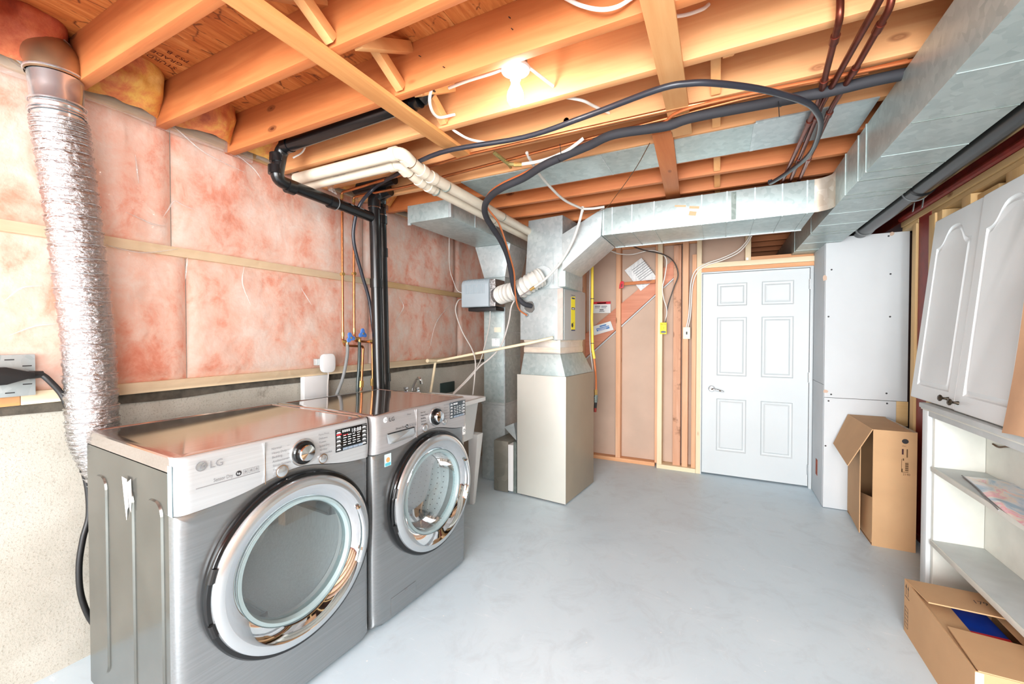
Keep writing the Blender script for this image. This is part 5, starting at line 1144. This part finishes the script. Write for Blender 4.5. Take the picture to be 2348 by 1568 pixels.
one(kg, 'kraft_sheet', KRAFT, 'brown kraft cardboard sheet leaning over the second cabinet door, at the right edge', 'sheet', smooth=50)

# tall open carton
c1 = thing('tall_carton', (1.0, 3.76, 0), 'tall brown carton standing on its end with an open flap', 'carton')
cx0, cx1, cy0, cy1, cz1 = .905, 1.122, 3.468, 4.045, .765
G().box((cx0, cy0, 0), (cx1, cy0+.005, cz1)).build('front_wall', CARD, c1, smooth=0)
G().box((cx0, cy0+.005, cz1-.005), (cx1, cy1, cz1)).build('top_wall', CARD, c1, smooth=0)
G().box((cx1-.005, cy0+.005, 0), (cx1, cy1, cz1-.005)).box((cx0, cy1-.005, 0), (cx1-.005, cy1, cz1-.005)).box((cx0, cy0+.005, 0), (cx1-.005, cy1-.005, .005)).build('back_wall', CARDD, c1, smooth=0)
def slab(poly, mat, name, t=.005, par=c1):
    a, b, c = (Vector(p) for p in poly[:3]); n_ = (b-a).cross(c-a).normalized()*t
    return G().prism(poly, n_).build(name, mat, par, smooth=0)
slab([(cx0, cy0, cz1), (cx0, cy1, cz1), (0.805,4.000,0.534), (0.782,3.490,0.501)], CARD, 'top_flap')
slab([(cx0-.001, cy1, .02), (cx0-.001, cy1, .70), (cx0-.035, 3.60, .66), (cx0-.035, 3.60, .02)], CARD, 'side_flap')
slab([(cx0-.002, cy0+.01, .015), (cx0-.002, 3.80, .015), (cx0+.012, 3.78, .25), (cx0+.012, cy0+.01, .31)], CARD, 'bottom_flap')
slab([(cx0+.004, cy0+.006, .03), (cx0+.004, cy0+.006, .74), (cx0+.10, cy0+.05, .74), (cx0+.10, cy0+.05, .03)], CARDD, 'side_flap')
FY1 = cy0-.0006
def onf(px_): return Vector((px_[0], FY1, px_[2]))
G().prism([onf((1.064,3.468,0.704))+Vector((.0165*math.cos(R(a)), 0, .0155*math.sin(R(a)))) for a in range(0, 360, 15)], (0, .0005, 0)).build('printed_oval', INK, c1, smooth=0)
def fb(a, b, m=INKB): G().box(onf(a), onf(b)+Vector((0, .0004, 0))).build('print_mark', m, c1, smooth=0)
fb((1.048,3.468,0.654), (1.057,3.468,0.619), plain('maroon_ink', (70, 30, 34), .6)); fb((1.071,3.468,0.655), (1.077,3.468,0.602)); fb((1.053,3.468,0.594), (1.059,3.468,0.580))
for k in range(12):
    a, b = Vector((1.065,3.468,0.570)), Vector((1.081,3.468,0.514)); z = a.z+(b.z-a.z)*k/12; h_ = (b.z-a.z)/12*(.8 if k % 3 else .4)
    G().box((a.x, FY1, z), (b.x, FY1+.0004, z+h_)).build('barcode_bar', INKB, c1, smooth=0)
fb((1.047,3.468,0.590), (1.049,3.468,0.506)); fb((1.047,3.468,0.528), (1.053,3.468,0.507)); fb((1.048,3.468,0.505), (1.081,3.468,0.508))
text('2140', .018, onf((1.054,3.468,0.487)), (1, 0, 0), (0, 0, 1), INKB, c1); text('FSC', .012, onf((1.050,3.468,0.669)), (1, 0, 0), (0, 0, 1), INKB, c1)
G().prism([(1.10, cy0-.001, cz1+.0005), (1.122, cy0-.001, cz1+.0005), (1.122, 4.0, cz1+.0005), (1.112, 4.0, cz1+.0005)], (0, 0, .0006)).build('clear_tape', FILM2, c1, smooth=0)
# low carton with folded flaps
c2 = thing('low_carton', (.93, 2.24, 0), 'low brown carton with folded flaps, tucked under the lower cabinet shelf', 'carton')
lx0, lx1, ly0, ly1, lz = .783, 1.075, 1.94, 2.536, .242
G().box((lx0, ly0, 0), (lx0+.005, ly1, lz)).build('side_wall', CARD, c2, smooth=0); G().box((lx1-.005, ly0, 0), (lx1, ly1, lz)).build('side_wall', CARD, c2, smooth=0)
G().box((lx0+.005, ly0, 0), (lx1-.005, ly0+.005, lz)).build('end_wall', CARD, c2, smooth=0); G().box((lx0+.005, ly1-.005, 0), (lx1-.005, ly1, lz)).build('end_wall', CARD, c2, smooth=0)
G().box((lx0+.005, ly0+.005, 0), (lx1-.005, ly1-.005, .005)).build('bottom', CARDD, c2, smooth=0)
slab([(lx0, ly1, lz+.001), (lx1, ly1, lz+.001), (lx1-.02, 2.315, lz+.022), (lx0+.012, 2.325, lz+.016)], CARD, 'top_flap', .005, c2)
slab([(lx0+.008, ly0, lz+.001), (lx1, ly0, lz+.001), (lx1, 2.165, lz+.001), (lx0+.02, 2.185, lz+.001)], CARD, 'top_flap', .004, c2)
slab([(lx0+.006, ly0+.01, lz-.006), (lx0+.006, ly1-.01, lz-.006), (lx0+.105, ly1-.02, lz-.022), (lx0+.105, ly0+.02, lz-.022)], CARD, 'side_flap', .003, c2)
slab([(lx1-.006, ly0+.01, lz-.006), (lx1-.006, ly1-.01, lz-.006), (lx1-.06, ly1-.02, lz-.012), (lx1-.06, ly0+.02, lz-.012)], CARD, 'side_flap', .003, c2)
text('179', .032, (.955, 2.385, lz+.0235), (1, 0, 0), (0, 1, .07), INK, c2)
text('168', .014, (1.0, 2.20, lz-.004), (0, -1, 0), (1, 0, 0), INKB, c2)
FXm = lx0-.0006
def sx(y0, y1, z0, z1): G().box((FXm, y0, z0), (FXm+.0004, y1, z1)).build('print_mark', INK, c2, smooth=0)
for y in (2.515, 2.492):
    sx(y-.0015, y+.0015, .18, .225); G().prism([(FXm, y-.007, .212), (FXm, y+.007, .212), (FXm, y, .228)], (.0004, 0, 0)).build('print_mark', INK, c2, smooth=0)
sx(2.480, 2.528, .168, .171)
for k in range(6): sx(2.492-.0, 2.524, .03+.018*k, .032+.018*k)
for y in (2.490, 2.524): sx(y, y+.0018, .03, .122)
G().box((lx0+.0, ly0-.0008, .10), (lx0+.022, ly0-.0002, lz-.002)).build('clear_tape', FILM2, c2, smooth=0)
pk = thing('boxed_package', (.95, 2.25, .006), 'blue and red package inside the low carton', 'package')
G().box((lx0+.095, 2.06, .006), (lx1-.07, 2.45, lz-.03)).build('package_body', plain('package_blue', (16, 62, 168), .3), pk, bevel=.003)
G().box((lx0+.096, 2.06, lz-.0295), (lx1-.071, 2.255, lz-.0288)).build('red_band', REDP, pk, smooth=0)
text('SNOW', .02, (lx0+.14, 2.21, lz-.0283), (1, 0, 0), (0, 1, 0), WINK, pk)
